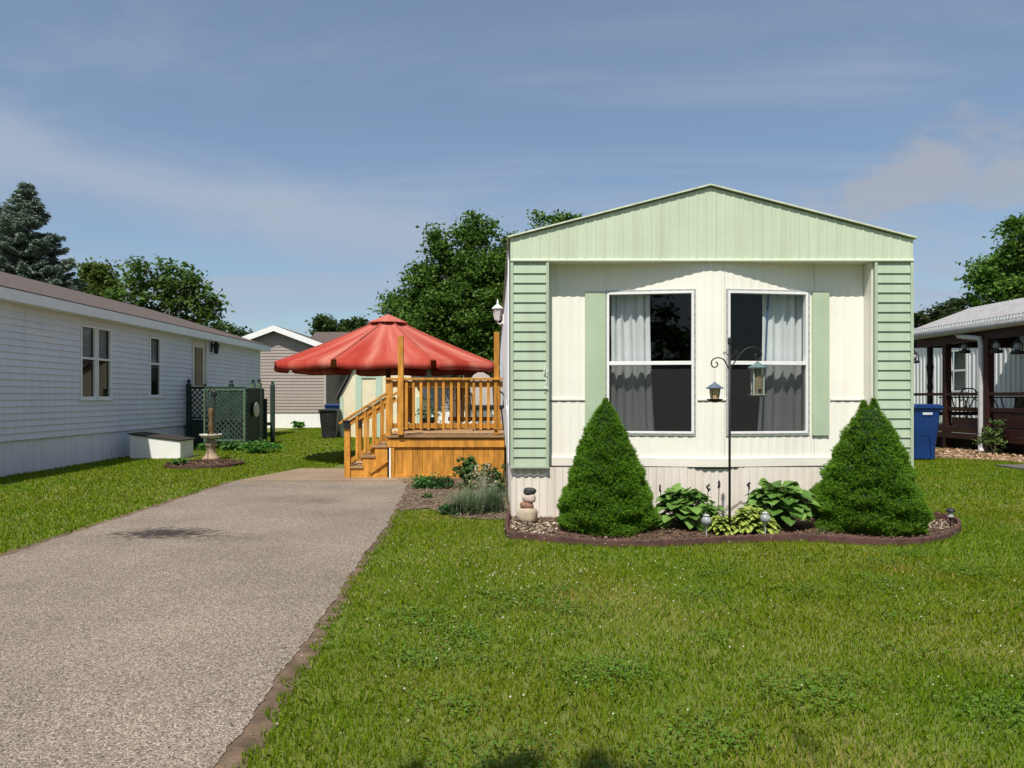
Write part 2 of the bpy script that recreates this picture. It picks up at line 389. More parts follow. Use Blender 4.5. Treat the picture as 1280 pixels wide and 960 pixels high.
def driveway_mat(name, base, dark, light, scale, stain=None, contrast=1.0):
    m = bpy.data.materials.new(name); m.use_nodes = True; nt = m.node_tree; N = nt.nodes; bs = N['Principled BSDF']
    bs.inputs['Roughness'].default_value = .9; bs.inputs['Specular IOR Level'].default_value = .2
    tc = N.new('ShaderNodeTexCoord')
    vo = N.new('ShaderNodeTexVoronoi'); vo.inputs['Scale'].default_value = scale; lk(nt, tc.outputs['Object'], vo.inputs['Vector'])
    sp = N.new('ShaderNodeSeparateColor'); lk(nt, vo.outputs['Color'], sp.inputs[0])
    cr = N.new('ShaderNodeValToRGB'); e = cr.color_ramp.elements
    e[0].position = 0; e[0].color = (*dark, 1); e[1].position = 1; e[1].color = (*light, 1)
    a = cr.color_ramp.elements.new(.28); a.color = (*[b*.72 for b in base], 1); a = cr.color_ramp.elements.new(.75); a.color = (*[b*1.12 for b in base], 1)
    lk(nt, sp.outputs[0], cr.inputs[0])
    nz = N.new('ShaderNodeTexNoise'); nz.inputs['Scale'].default_value = .9; nz.inputs['Detail'].default_value = 7; lk(nt, tc.outputs['Object'], nz.inputs['Vector'])
    mr = N.new('ShaderNodeMapRange'); mr.inputs[1].default_value = .3; mr.inputs[2].default_value = .7; mr.inputs[3].default_value = .80; mr.inputs[4].default_value = 1.14; lk(nt, nz.outputs['Fac'], mr.inputs[0])
    mx = N.new('ShaderNodeMix'); mx.data_type = 'RGBA'; mx.blend_type = 'MULTIPLY'; mx.inputs[0].default_value = 1; lk(nt, cr.outputs[0], mx.inputs[6]); lk(nt, mr.outputs[0], mx.inputs[7])
    co = mx.outputs[2]
    for (sx, sy, rx, ry, st) in (stain or []):
        sb = N.new('ShaderNodeVectorMath'); sb.operation = 'SUBTRACT'; lk(nt, tc.outputs['Object'], sb.inputs[0]); sb.inputs[1].default_value = (sx, sy, 0)
        ml = N.new('ShaderNodeVectorMath'); ml.operation = 'MULTIPLY'; lk(nt, sb.outputs[0], ml.inputs[0]); ml.inputs[1].default_value = (1/rx, 1/ry, 0)
        ln = N.new('ShaderNodeVectorMath'); ln.operation = 'LENGTH'; lk(nt, ml.outputs[0], ln.inputs[0])
        n3 = N.new('ShaderNodeTexNoise'); n3.inputs['Scale'].default_value = 11; n3.inputs['Detail'].default_value = 6; lk(nt, tc.outputs['Object'], n3.inputs['Vector'])
        ad = N.new('ShaderNodeMath'); ad.operation = 'MULTIPLY_ADD'; lk(nt, n3.outputs['Fac'], ad.inputs[0]); ad.inputs[1].default_value = 2.0; lk(nt, ln.outputs['Value'], ad.inputs[2])
        m3 = N.new('ShaderNodeMapRange'); m3.interpolation_type = 'SMOOTHSTEP'; m3.inputs[1].default_value = 2.15; m3.inputs[2].default_value = 1.2; m3.inputs[4].default_value = st; lk(nt, ad.outputs[0], m3.inputs[0])
        m4 = N.new('ShaderNodeMix'); m4.data_type = 'RGBA'; m4.blend_type = 'MULTIPLY'; lk(nt, m3.outputs[0], m4.inputs[0]); lk(nt, co, m4.inputs[6]); m4.inputs[7].default_value = (.16, .15, .16, 1); co = m4.outputs[2]
    lk(nt, co, bs.inputs['Base Color'])
    bp = N.new('ShaderNodeBump'); bp.inputs['Strength'].default_value = .7; bp.inputs['Distance'].default_value = .006; bp.invert = True
    lk(nt, vo.outputs['Distance'], bp.inputs['Height']); lk(nt, bp.outputs[0], bs.inputs['Normal'])
    MATS[name] = m; return m
DRIVE = driveway_mat('chip_gravel', (.250, .202, .160), (.085, .068, .054), (.43, .375, .32), 150, [(-3.14, 6.82, .55, .33, .97), (-2.2, 8.9, .4, .3, .3), (-2.5, 6.6, .5, .3, .3)])
PATIO = driveway_mat('patio_concrete', (.29, .21, .145), (.22, .16, .11), (.34, .26, .19), 120)

# ------------------------------------------------------------------ ground
GRASSG = mat('lawn_soil', (.10, .135, .02), .95, .3, 1.2, bump=.6, bscale=90, col2=(.16, .16, .04))
b = B(); b.quad((-600, -600, 0), (600, -600, 0), (600, 900, 0), (-600, 900, 0))
tag(b.obj('ground', GRASSG), kind='structure')
def wob(y, k=0.): return .012*math.sin(y*2.3+k)+.012*math.sin(y*7.3+1.3*k)+.008*math.sin(y*17+k)+.006*math.sin(y*41+2*k)+.005*math.sin(y*83+k)
def right_edge(Y): return np.interp(Y, [-3, 2.5, 4.3, 7.6, 10.8], [-.95, -.97, -1.03, -1.12, -1.30])
def sheet(name, left, right, ys, z, m, kind='structure'):
    b = B(); n = len(ys); L_ = [(left(y), y, z) for y in ys]; R_ = [(right(y), y, z) for y in ys]
    b.v = L_+R_
    for i in range(n-1): b.f.append((i, n+i, n+i+1, i+1)); b.m.append(0)
    return tag(b.obj(name, m), kind=kind)
ys = list(np.arange(-3, 11.01, .02))
sheet('driveway_verge', lambda y: -4.10+wob(y, 2), lambda y: float(right_edge(y))+float(np.interp(y, [2.3, 5], [.12, .07]))+wob(y, 5), ys, .004, SOIL)
sheet('driveway', lambda y: -4.0+wob(y, 1)*.7, lambda y: float(right_edge(y))+wob(y, 4)*.7, ys, .008, DRIVE)
b = B(); b.add([(-3.98, 11.0, .004), (-1.2, 11.0, .004), (-1.2, 12.9, .004), (-3.5, 12.9, .004), (-3.98, 11.0, .02), (-1.2, 11.0, .02), (-1.2, 12.9, .02), (-3.5, 12.9, .02)],
               [(4, 5, 6, 7), (0, 1, 5, 4), (1, 2, 6, 5), (2, 3, 7, 6), (3, 0, 4, 7)])
tag(b.obj('patio', PATIO), kind='structure')
b = B(); b.quad((-60, -10, .004), (60, -10, .004), (60, -3, .004), (-60, -3, .004))
tag(b.obj('road', driveway_mat('asphalt', (.06, .06, .06), (.03, .03, .03), (.1, .1, .1), 90)), kind='structure')
# flower bed outlines
EDGE_PX = [(636, 646), (634.6, 671), (660, 675), (693, 678.5), (730, 682), (772, 684), (830, 683), (900, 680), (950, 678), (1006, 677), (1060, 680), (1122, 682), (1169, 678), (1192, 669), (1199, 661), (1190, 653), (1160, 647.5)]
EDGE_W = [G(*p) for p in EDGE_PX]
def smooth_path(pts, n=10):
    out = []
    for i in range(len(pts)-1):
        p0 = np.array(pts[max(i-1, 0)]); p1 = np.array(pts[i]); p2 = np.array(pts[i+1]); p3 = np.array(pts[min(i+2, len(pts)-1)])
        for t in np.linspace(0, 1, n, endpoint=False):
            out.append(.5*((2*p1)+(-p0+p2)*t+(2*p0-5*p1+4*p2-p3)*t*t+(-p0+3*p1-3*p2+p3)*t**3))
    out.append(np.array(pts[-1])); return np.array(out)
EDGE_S = smooth_path(EDGE_W, 12)
BEDPOLY = np.concatenate([EDGE_S, [[4.45, 7.9], [.15, 7.9]]])
def inpoly(x, y, poly):
    c = np.zeros(len(x), bool); n = len(poly)
    for i in range(n):
        x0, y0 = poly[i]; x1, y1 = poly[(i+1) % n]
        if y0 == y1: continue
        t = ((y0 > y) != (y1 > y)) & (x < (x1-x0)*(y-y0)/(y1-y0)+x0); c ^= t
    return c
b = B(); b.poly([(x, y, .012) for x, y in BEDPOLY]); tag(b.obj('bed_soil', MULCH), kind='structure')
SIDEPOLY = np.array([G(495, 640), G(535, 636), G(568, 648), G(600, 650), G(640, 651), (.15, 11.35), (-1.6, 11.35), (-1.32, 10.7), (-1.2, 9.2)])
b = B(); b.poly([(x, y, .012) for x, y in SIDEPOLY]); tag(b.obj('side_bed_soil', mat('side_soil', (.14, .10, .07), .95, .4, 12, bump=1, bscale=50)), kind='structure')
th = np.linspace(0, 2*math.pi, 40, endpoint=False)
ROUND = np.stack([-5.5+.70*np.cos(th), 13.6+.72*np.sin(th)], 1)
b = B(); b.poly([(x, y, .012) for x, y in ROUND]); tag(b.obj('round_bed_soil', MULCH), kind='structure')
STRIP = np.array([(9.2, 15.3), (10.2, 14.6), (10.3, 13.9), (15, 13.7), (15, 17.6), (9.4, 17.6), (8.9, 16.5)])
b = B(); b.poly([(x, y, .006) for x, y in STRIP]); tag(b.obj('dry_soil', mat('dry_straw_soil', (.30, .20, .13), .95, .35, 10, bump=1, bscale=40)), kind='structure')
b = B(); b.box(9.35, 15, 12.7, 13.5, 0, .03); tag(b.obj('pavement', mat('dark_slab', (.11, .10, .10), .85, .3, 6, bump=.3)), kind='structure')

# ------------------------------------------------------------------ grass blades (uncountable: stuff)
def lawn_mask(x, y):
    re = np.interp(y, [-3, 2.5, 4.3, 7.6, 10.8], [-.95, -.97, -1.03, -1.12, -1.30])+np.interp(y, [2.3, 5], [.085, .035])
    w = .012*np.sin(y*2.3+5)+.02*np.sin(y*7.3+6.5)+.014*np.sin(y*17+5)+.025*np.sin(y*41+x*30)
    k = ~((x > -4.07+w*.8) & (x < re+w) & (y < 11.05))
    k &= ~((x > -4.02) & (x < -1.0) & (y > 10.95) & (y < 12.95) & (x > -4.0+(y-11)*.25))
    k &= ~((x > .12) & (x < 4.45) & (y > 7.6) & (y < 26))
    k &= ~((x > -2.45) & (x < .2) & (y > 11.3) & (y < 14.6))
    for P_ in (BEDPOLY, SIDEPOLY, ROUND): k &= ~inpoly(x, y, P_)
    k &= ~(inpoly(x, y, STRIP) & (rng.random(len(x)) < .93))
    k &= ~((x > 9.3) & (y > 12.65) & (y < 13.55)) & ~((x > 10.3) & (y > 13.5))
    k &= x > -8.1
    k &= ~((x > -7.8) & (x < -6.4) & (y > 15.1) & (y < 15.8))
    return k
def grass():
    PT = []
    # (x0, x1, y0, y1, density, height, width)
    for (x0, x1, y0, y1, dn, h, w) in [(-1.2, 4.5, 1.7, 3.6, 9500, .040, .0042), (-1.2, 6.5, 3.6, 5.5, 6000, .042, .0052), (-1.3, 8.5, 5.5, 8.2, 3400, .045, .0068),
                                       (4.4, 11, 8.2, 15.4, 1100, .05, .012), (-8.1, -3.9, 4.5, 9, 1800, .045, .010), (-8.1, -3.0, 9, 15, 950, .05, .013),
                                       (-8.1, -1.0, 15, 31, 330, .055, .024), (-1.0, .2, 14.5, 30, 200, .055, .024), (4.5, 9, 15, 26, 200, .055, .024)]:
        n = int((x1-x0)*(y1-y0)*dn); x = rng.uniform(x0, x1, n); y = rng.uniform(y0, y1, n); k = lawn_mask(x, y); x = x[k]; y = y[k]
        # clump: some tufts are taller and closer
        nz = .5+.5*np.sin(x*3.7+1.3*np.sin(y*2.9))*np.sin(y*4.3+1.1*np.sin(x*3.1))
        hh = h*.70*rng.uniform(.45, 1.2, len(x))*(.8+.4*nz); PT.append(np.stack([x, y, hh, w*rng.uniform(.7, 1.3, len(x))], 1))
    A = np.concatenate(PT); n = len(A); x, y, h, w = A.T
    ang = rng.uniform(0, 2*np.pi, n); lean = np.abs(rng.normal(0, .55, n)); la = rng.uniform(0, 2*np.pi, n)
    base = np.stack([x, y, np.full(n, .0)], 1); s = np.stack([np.cos(ang)*w/2, np.sin(ang)*w/2, np.zeros(n)], 1)
    tip = base+np.stack([np.cos(la)*lean*h, np.sin(la)*lean*h, h], 1)
    mid = base+np.stack([np.cos(la)*lean*h*.35, np.sin(la)*lean*h*.35, h*.62], 1)
    V = np.stack([base-s, base+s, mid+s*.8, tip, mid-s*.8], 1).reshape(-1, 3)
    F = np.arange(5*n).reshape(n, 5)
    tone = rng.random(n)*.75
    pr = np.full(n, .025)
    g2 = np.random.default_rng(5)
    for k in range(34):
        cx, cy, r1 = g2.uniform(-1, 7), g2.uniform(2.2, 8.5), g2.uniform(.12, .38)
        pr += .38*np.exp(-(((x-cx)/(r1*1.6))**2+((y-cy)/r1)**2))
    dry = rng.random(n) < pr; tone[dry] = rng.uniform(1.1, 1.9, dry.sum())
    m = foliage('grass_blades', (.088, .190, .004), (.245, .365, .016), .42, .75, .06, patch=(1.30, .92, 1.0), pscale=.55, dry=(.42, .34, .15))
    tag(np_mesh('grass', V, F, m, tone=np.repeat(tone, 5)), 'mown green lawn around the homes and driveway', 'grass', kind='stuff')
grass()
def clover():
    x = np.concatenate([rng.normal(.25, .75, 190), rng.uniform(-.8, 5, 150)]); y = np.concatenate([rng.normal(5.2, .8, 190), rng.uniform(2.6, 7, 150)])
    k = lawn_mask(x, y) & (y < 7.4); x = x[k]; y = y[k]; n = len(x); P = np.stack([x, y, rng.uniform(.03, .05, n)], 1)
    o = np.array([(1, 0, 0), (-1, 0, 0), (0, 1, 0), (0, -1, 0), (0, 0, 1), (0, 0, -1)])*.0058
    f = np.array([(0, 2, 4), (2, 1, 4), (1, 3, 4), (3, 0, 4), (2, 0, 5), (1, 2, 5), (3, 1, 5), (0, 3, 5)])
    V = (P[:, None]+o*rng.uniform(.6, 1.2, n)[:, None, None]).reshape(-1, 3); F = (f[None]+6*np.arange(n)[:, None, None]).reshape(-1, 3)
    tag(np_mesh('clover_flowers', V, F, mat('clover_white', (.50, .48, .36), .9)), 'tiny white clover flowers dotted over the front lawn', 'flowers', kind='stuff')
    # clover leaf patches
    cx = rng.uniform(-.6, 4.5, 60); cy = rng.uniform(2.4, 6, 60); k = rng.integers(60, 240, 60); i = np.repeat(np.arange(60), k)
    px = cx[i]+rng.normal(0, .12, len(i)); py = cy[i]+rng.normal(0, .09, len(i)); ok = lawn_mask(px, py); px, py = px[ok], py[ok]
    P = np.stack([px, py, rng.uniform(.025, .05, len(px))], 1); N_ = rand_dirs(len(P))*.35+np.array((0, 0, 1)); N_ /= np.linalg.norm(N_, axis=1, keepdims=True)
    V, F = leaf_quads(P, N_, rng.uniform(.012, .022, len(P)), .9)
    tag(np_mesh('clover_leaves', V, F, foliage('clover_green', (.075, .16, .015), (.14, .25, .03), .35), tone=np.repeat(rng.random(len(P)), 4)), 'darker clover leaf patches in the front lawn', 'clover', kind='stuff')
clover()
def chips(name, poly, n, size, m, label, cat, z=.016):
    lo = poly.min(0); hi = poly.max(0); x = rng.uniform(lo[0], hi[0], n); y = rng.uniform(lo[1], hi[1], n); k = inpoly(x, y, poly); x = x[k]; y = y[k]; n = len(x)
    P = np.stack([x, y, z+rng.uniform(0, size*.5, n)], 1); N_ = rand_dirs(n)*.5+np.array((0, 0, 1)); N_ /= np.linalg.norm(N_, axis=1, keepdims=True)
    V, F = leaf_quads(P, N_, size*rng.uniform(.4, 1.4, n), .45)
    tag(np_mesh(name, V, F, m, tone=np.repeat(rng.random(n), 4)), label, cat, kind='stuff')
chips('mulch', BEDPOLY, 9000, .035, CHIP, 'dark bark mulch covering the curved front flower bed', 'mulch')
chips('mulch', SIDEPOLY, 9000, .03, foliage('litter_chips', (.09, .06, .04), (.30, .225, .155), 0), 'pale dry litter on the soil bed beside the deck', 'mulch')
chips('mulch', ROUND, 1500, .05, CHIP, 'dark mulch in the round bed left of the driveway', 'mulch')
chips('straw', STRIP, 5000, .09, foliage('straw_chips', (.22, .13, .07), (.55, .40, .26), 0), 'dry straw litter along the foot of the dark porch', 'straw')
chips('pale_stones', np.array([G(640, 652), G(640, 670), G(690, 674), G(705, 655)]), 900, .03, PALECH, 'pale wood chips around the stacked stones', 'chips', .03)
chips('pale_stones', np.array([G(1150, 655), G(1150, 668), G(1185, 664), G(1185, 655)]), 500, .03, PALECH, 'pale wood chips at right end of the flower bed', 'chips', .03)
chips('loose_grit', np.array([(-1.2, 2.3), (-.82, 2.3), (-.98, 7.6), (-1.3, 10.7), (-1.5, 10.7), (-1.3, 7)]), 1800, .016, foliage('grit', (.08, .06, .045), (.36, .31, .26), 0), 'loose grit and debris along the driveway edge', 'gravel')

# ------------------------------------------------------------------ main mobile home
F_, RC = 7.63, 7.82
XL, XR = .153, 4.42
HB = 26.0
home = thing('mobile_home', 'cream mobile home with pale green gable, two front windows and ribbed skirting', 'mobile home', (2.28, F_, 0))
def gable_z(x): return 2.986+(3.53-2.986)*(1-abs(x-2.27)/(2.27-XL)) if x < 2.27 else 2.975+(3.53-2.975)*(1-(x-2.27)/(XR-2.27))
b = B(); b.rib((XL, F_), (XR, F_), 2.765, lambda s: gable_z(XL+s), .098, .012, .004, slope=.008, brk=(2.27-XL,))
b.quad((XL, F_, 2.765), (XR, F_, 2.765), (XR, F_-.02, 2.75), (XL, F_-.02, 2.75))
b.quad((XL, F_-.02, 2.75), (XR, F_-.02, 2.75), (XR, F_-.02, 2.735), (XL, F_-.02, 2.735))
b.obj('gable', SAGE, home)
b = B(); b.quad((XL, F_-.02, 2.735), (XR, F_-.02, 2.735), (XR, RC+.02, 2.735), (XL, RC+.02, 2.735)); b.obj('soffit', CREAM, home)
# side columns
for (xa, xb, nm) in ((XL, .56, 'l'), (4.01, XR, 'r')):
    b = B()
    b.box(xa, xa+.03, F_-.012, RC, .554, 2.735); b.box(xb-.03, xb, F_-.012, RC, .554, 2.735)
    b.box(xa+.03, xb-.03, F_+.01, F_+.02, .554, 2.73)
    b.lap((xa+.03, F_+.008), (xb-.03, F_+.008), .56, 2.72, .1025, .015)
    b.box(xa-.006, xb+.004, F_-.018, F_-.012, .545, .565)
    b.obj('side_panel', SAGED, home)
b = B(); b.box(3.995, 4.008, F_+.03, RC-.003, .56, 2.733); b.obj('return_panel', CREAM, home)
# bay wall facets
P = [(.56, RC), (1.19, RC), (2.216, 7.67), (2.43, 7.67), (3.458, RC), (3.995, RC)]
ZB, ZT = .535, 2.735
b = B(); brk = {}
winspec = []
for i in range(5):
    p0, p1 = np.array(P[i]), np.array(P[i+1]); Ln = np.linalg.norm(p1-p0); holes = []
    if i == 1: holes = [(.015, .93, .905, 2.43)]
    if i == 3: holes = [(.04, .955, .905, 2.43)]
    b.rib(p0, p1, ZB, ZT, .10, .03, .0035, holes=holes, slope=.012, phase=.02*i)
    if holes: winspec.append((p0, (p1-p0)/Ln, holes[0]))
b.obj('front_wall', CREAM, home)
def along(pts, o0, z0, z1, o1=None):
    """strip following the bay wall, standing out by o0"""
    bb = B()
    for i in range(len(pts)-1):
        (x0, y0), (x1, y1) = pts[i], pts[i+1]
        bb.add([(x0, y0-o0, z0), (x1, y1-o0, z0), (x1, y1-o0, z1), (x0, y0-o0, z1), (x0, y0+.01, z0), (x1, y1+.01, z0), (x1, y1+.01, z1), (x0, y0+.01, z1)],
               [(0, 1, 2, 3), (3, 2, 6, 7), (1, 0, 4, 5)])
    return bb
along(P, .028, .555, .645).obj('base_trim', mat('base_trim_paint', (.78, .74, .67), .5, .05, 3), home)
along(P, .010, .535, .555).obj('shadow_gap', mat('gap_dark', (.06, .05, .045), .9), home)
seam = [(.56, RC), (1.0, RC)], [(2.15, 7.68), (2.216, 7.67), (2.43, 7.67), (2.49, 7.68)], [(3.63, RC), (3.995, RC)]
for sgm in seam:
    bb = along(sgm, .012, 1.262, 1.285); bb.obj('belt_seam', CREAM, home)
    bb = along(sgm, .0085, 1.252, 1.258)
    bb.obj('seam_gap', MATS['gap_dark'], home)
# green shutter panels beside windows
b = B(); b.box(PX(731, RC), 1.185, RC-.022, RC-.004, .895, 2.44); b.obj('shutter', SAGEP, home, bevel=.003)
b = B(); b.box(3.428, PX(1035, RC)+.005, RC-.026, RC-.004, .88, 2.44); b.obj('shutter', SAGEP, home, bevel=.003)
# windows
def front_window(p0, d, h, right):
    n = np.array((d[1], -d[0])); s0, s1, z0, z1 = h
    def Q(s, o, z): q = p0+d*s+n*o; return (q[0], q[1], z)
    def slab(bb, a, c, zb, zt, o0, o1):
        bb.add([Q(a, o0, zb), Q(c, o0, zb), Q(c, o0, zt), Q(a, o0, zt), Q(a, o1, zb), Q(c, o1, zb), Q(c, o1, zt), Q(a, o1, zt)],
               [(3, 2, 1, 0), (4, 5, 6, 7), (0, 1, 5, 4), (1, 2, 6, 5), (2, 3, 7, 6), (3, 0, 4, 7)])
    fr = B()      # white sash frame
    w = .024; zm = (z0+z1)/2-.005
    slab(fr, s0, s0+w, z0, z1, -.05, .018); slab(fr, s1-w, s1, z0, z1, -.05, .018)
    slab(fr, s0+w, s1-w, z0, z0+w, -.05, .020); slab(fr, s0+w, s1-w, z1-w, z1, -.05, .020)
    slab(fr, s0+w, s1-w, zm-.020, zm+.020, -.045, .024)
    win = fr.obj('window', TRIMW, home, bevel=.002)
    fl = B()      # dull aluminium outer flange with screw bumps
    e = .022
    slab(fl, s0-e, s0, z0-e, z1+e, .004, .012); slab(fl, s1, s1+e, z0-e, z1+e, .004, .012)
    slab(fl, s0, s1, z0-e, z0, .004, .0125); slab(fl, s0, s1, z1, z1+e, .004, .0125)
    for k in range(16):
        t = z0+(z1-z0)*(k+.5)/16
        for ss in (s0-e*.5, s1+e*.5): slab(fl, ss-.006, ss+.006, t-.012, t+.004, .012, .017)
    for k in range(9):
        t = s0+(s1-s0)*(k+.5)/9
        for zz in (z0-e*.5, z1+e*.5): slab(fl, t-.014, t+.010, zz-.006, zz+.006, .0125, .017)
    fl.obj('flange', ALU, win)
    g = B(); g.quad(Q(s0+w, -.01, zm+.02), Q(s1-w, -.01, zm+.02), Q(s1-w, -.01, z1-w), Q(s0+w, -.01, z1-w)); g.obj('pane', GLASS, win)
    g = B(); g.quad(Q(s0+w, -.03, z0+w), Q(s1-w, -.03, z0+w), Q(s1-w, -.03, zm-.02), Q(s0+w, -.03, zm-.02)); g.obj('pane', GLASS, win)
    g = B(); g.quad(Q(s0+w, -.004, z0+w), Q(s1-w, -.004, z0+w), Q(s1-w, -.004, zm-.02), Q(s0+w, -.004, zm-.02)); g.obj('insect_screen', screen_mat(), win)
for i, (p0, d, h) in enumerate(winspec): front_window(p0, d, h, i)
# dark room behind the windows
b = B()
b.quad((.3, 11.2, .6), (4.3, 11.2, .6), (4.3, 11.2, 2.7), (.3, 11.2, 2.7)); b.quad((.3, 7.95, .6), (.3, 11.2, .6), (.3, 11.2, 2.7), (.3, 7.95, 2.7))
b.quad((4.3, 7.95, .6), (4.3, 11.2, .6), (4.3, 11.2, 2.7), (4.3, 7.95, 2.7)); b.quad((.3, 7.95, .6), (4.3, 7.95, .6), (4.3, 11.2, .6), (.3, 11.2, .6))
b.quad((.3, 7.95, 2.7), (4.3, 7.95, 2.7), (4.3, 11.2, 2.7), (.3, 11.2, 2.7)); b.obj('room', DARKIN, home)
# skirting (front and left side)
b = B(); b.rib((XL+.02, F_+.05), (XR-.03, F_+.05), 0, .55, .083, .03, .008, slope=.008); b.rib((XL+.02, HB), (XL+.02, F_+.05), 0, .55, .083, .03, .008, slope=.008)
b.rib((XR-.03, F_+.05), (XR-.03, HB), 0, .55, .083, .03, .008, slope=.008); b.obj('skirting', SKIRT, home)
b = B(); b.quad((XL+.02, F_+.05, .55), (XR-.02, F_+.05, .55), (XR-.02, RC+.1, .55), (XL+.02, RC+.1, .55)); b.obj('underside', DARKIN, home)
# side walls, back, roof
b = B(); b.rib((XL, HB), (XL, RC), .554, 2.95, .15, .03, .008); b.rib((XR, RC), (XR, HB), .554, 2.95, .15, .03, .008)
b.poly([(XR, HB, .5), (XL, HB, .5), (XL, HB, 2.98), (2.27, HB, 3.53), (XR, HB, 2.97)]); b.obj('side_wall', WHITE, home)
b = B(); b.bar((XL-.014, RC+.35, .55), (XL-.014, RC+.35, 2.95), .06, .012, (1, 0, 0)); b.obj('corner_trim', TRIMW, home)
b = B()
for (xa, za, xb, zb) in ((XL-.03, 2.982, 2.27, 3.535), (2.27, 3.535, XR+.03, 2.972)):
    b.add([(xa, F_-.035, za), (xb, F_-.035, zb), (xb, HB, zb), (xa, HB, za), (xa, F_-.035, za+.016), (xb, F_-.035, zb+.016), (xb, HB, zb+.016), (xa, HB, za+.016)],
          [(0, 3, 2, 1), (4, 5, 6, 7), (0, 1, 5, 4), (2, 3, 7, 6), (3, 0, 4, 7), (1, 2, 6, 5)])
b.obj('roof', mat('roof_edge', (.60, .65, .52), .4, .12, 8, streak=.4), home)
b = B(); P5 = [(XL+.03, gable_z(XL+.03)), (2.27, 3.53), (XR-.03, gable_z(XR-.03))]
b.add([(x, F_-.010, z-.011) for x, z in P5]+[(x, F_-.010, z-.005) for x, z in P5], [(0, 1, 4, 3), (1, 2, 5, 4)])
b.obj('rake_gap', MATS['gap_dark'], home)
# house number strokes
zc = PZ(464, F_); xc = PX(681.5, F_)
b = B(); y_ = F_-.03
b.tube([(xc+.004, y_, zc+.055), (xc-.018, y_, zc-.008), (xc+.028, y_, zc+.004)], .0055, 6); b.tube([(xc+.014, y_, zc+.03), (xc+.016, y_, zc-.05)], .0055, 6)
b.obj('house_number', TRIMW, home)
zc = PZ(480, F_); b = B()
b.tube([(xc-.004, y_, zc+.045), (xc+.012, y_, zc+.055), (xc+.008, y_, zc-.045)], .0055, 6); b.tube([(xc-.016, y_, zc-.046), (xc+.03, y_, zc-.042)], .0055, 6)
b.obj('house_number', TRIMW, home)
b = B(); b.tube([(XL-.02, 8.6, .05), (XL-.02, 8.6, 1.15), (XL-.03, 8.7, 1.25), (XL-.02, 8.8, 1.22)], .012, 8); b.obj('conduit', ALU, home, smooth=True)
b = B(); b.box(XL-.05, XL-.002, 9.2, 9.32, 1.1, 1.26); b.obj('outlet_box', ALU, home, bevel=.004)
# curtains
def facet_y(x): return float(np.interp(x, [p[0] for p in P], [p[1] for p in P]))
def curtain(px0, px1, pb0, pb1, label, border):
    Y = 7.9; zt, zb = 2.52, .86; n = 70; m = 14; V = []; F = []
    x0, x1, q0, q1 = PX(px0, Y), PX(px1, Y), PX(pb0, Y), PX(pb1, Y)
    for j in range(m+1):
        t = j/m; z = zt+(zb-zt)*t
        for i in range(n+1):
            s = i/n; xa = x0+(x1-x0)*s; xb = q0+(q1-q0)*s; x = xa+(xb-xa)*t**2
            ph = s*2*math.pi*4.4+.5*math.sin(3*t+s*5)
            V.append((x+.008*math.sin(ph*2), facet_y(x)+.135-.026*math.sin(ph)-.010*math.sin(2.3*ph+1), z+.012*math.sin(ph)*(1 if j == 0 else 0)))
    for j in range(m):
        for i in range(n): F.append((j*(n+1)+i, (j+1)*(n+1)+i, (j+1)*(n+1)+i+1, j*(n+1)+i+1))
    xm = (x0+x1)/2; t_ = thing('curtain', label, 'curtain', (xm, facet_y(xm)+.13, zb))
    bb = B(); bb.add(V, F); bb.obj('drape', CURT, t_, smooth=True)
    if border:
        ya = facet_y(x0)+.085; bb = B(); bb.quad((q0+.035, ya, zb), (q0+.055, ya, zb), (x0+.07, ya, zt), (x0+.05, ya, zt)); bb.obj('border', BLUEC, t_)
    bb = B(); bb.tube([(x0-.05, facet_y(x0-.05)+.13, 2.53), (x1+.05, facet_y(x1+.05)+.13, 2.53)], .012, 8); bb.obj('rod', BLACK, t_)
curtain(764, 812, 764, 818, 'grey white curtain behind the left front window', False)
curtain(951, 1004, 944, 1005, 'grey white curtain with blue edge behind the right front window', True)

# wall lantern on the left wall of the home
def lantern_white():
    X, Y = .03, 13.3; z = PZ(392, Y)
    t = thing('wall_lantern', 'white coach lantern on side wall of cream home', 'wall lamp', (X, Y, z))
    b = B(); b.lathe([(.045, -.13), (.05, -.12), (.055, -.11)], (X, Y, z), 6); b.obj('bottom_cap', TRIMW, t); b = B(); b.lathe([(.11, .09), (.105, .1), (.05, .15), (.02, .17), (.015, .19), (.022, .2), (.004, .27)], (X, Y, z), 6)
    b.obj('top_cap', TRIMW, t)
    b = B(); b.lathe([(.048, -.11), (.085, .09)], (X, Y, z), 6); b.obj('glass', mat('lamp_glass', (.55, .56, .55), .2, .02), t)
    b = B()
    for k in range(6):
        a = k*math.pi/3; b.tube([(X+.05*math.cos(a), Y+.05*math.sin(a), z-.11), (X+.087*math.cos(a), Y+.087*math.sin(a), z+.09)], .006, 5)
    b.obj('rib', TRIMW, t)
    b = B(); b.tube([(X, Y, z-.13), (X, Y, z-.17), (X+.05, Y, z-.2), (XL, Y, z-.12)], .014, 8); b.box(XL-.03, XL, Y-.05, Y+.05, z-.2, z-.02); b.obj('arm', TRIMW, t)
lantern_white()

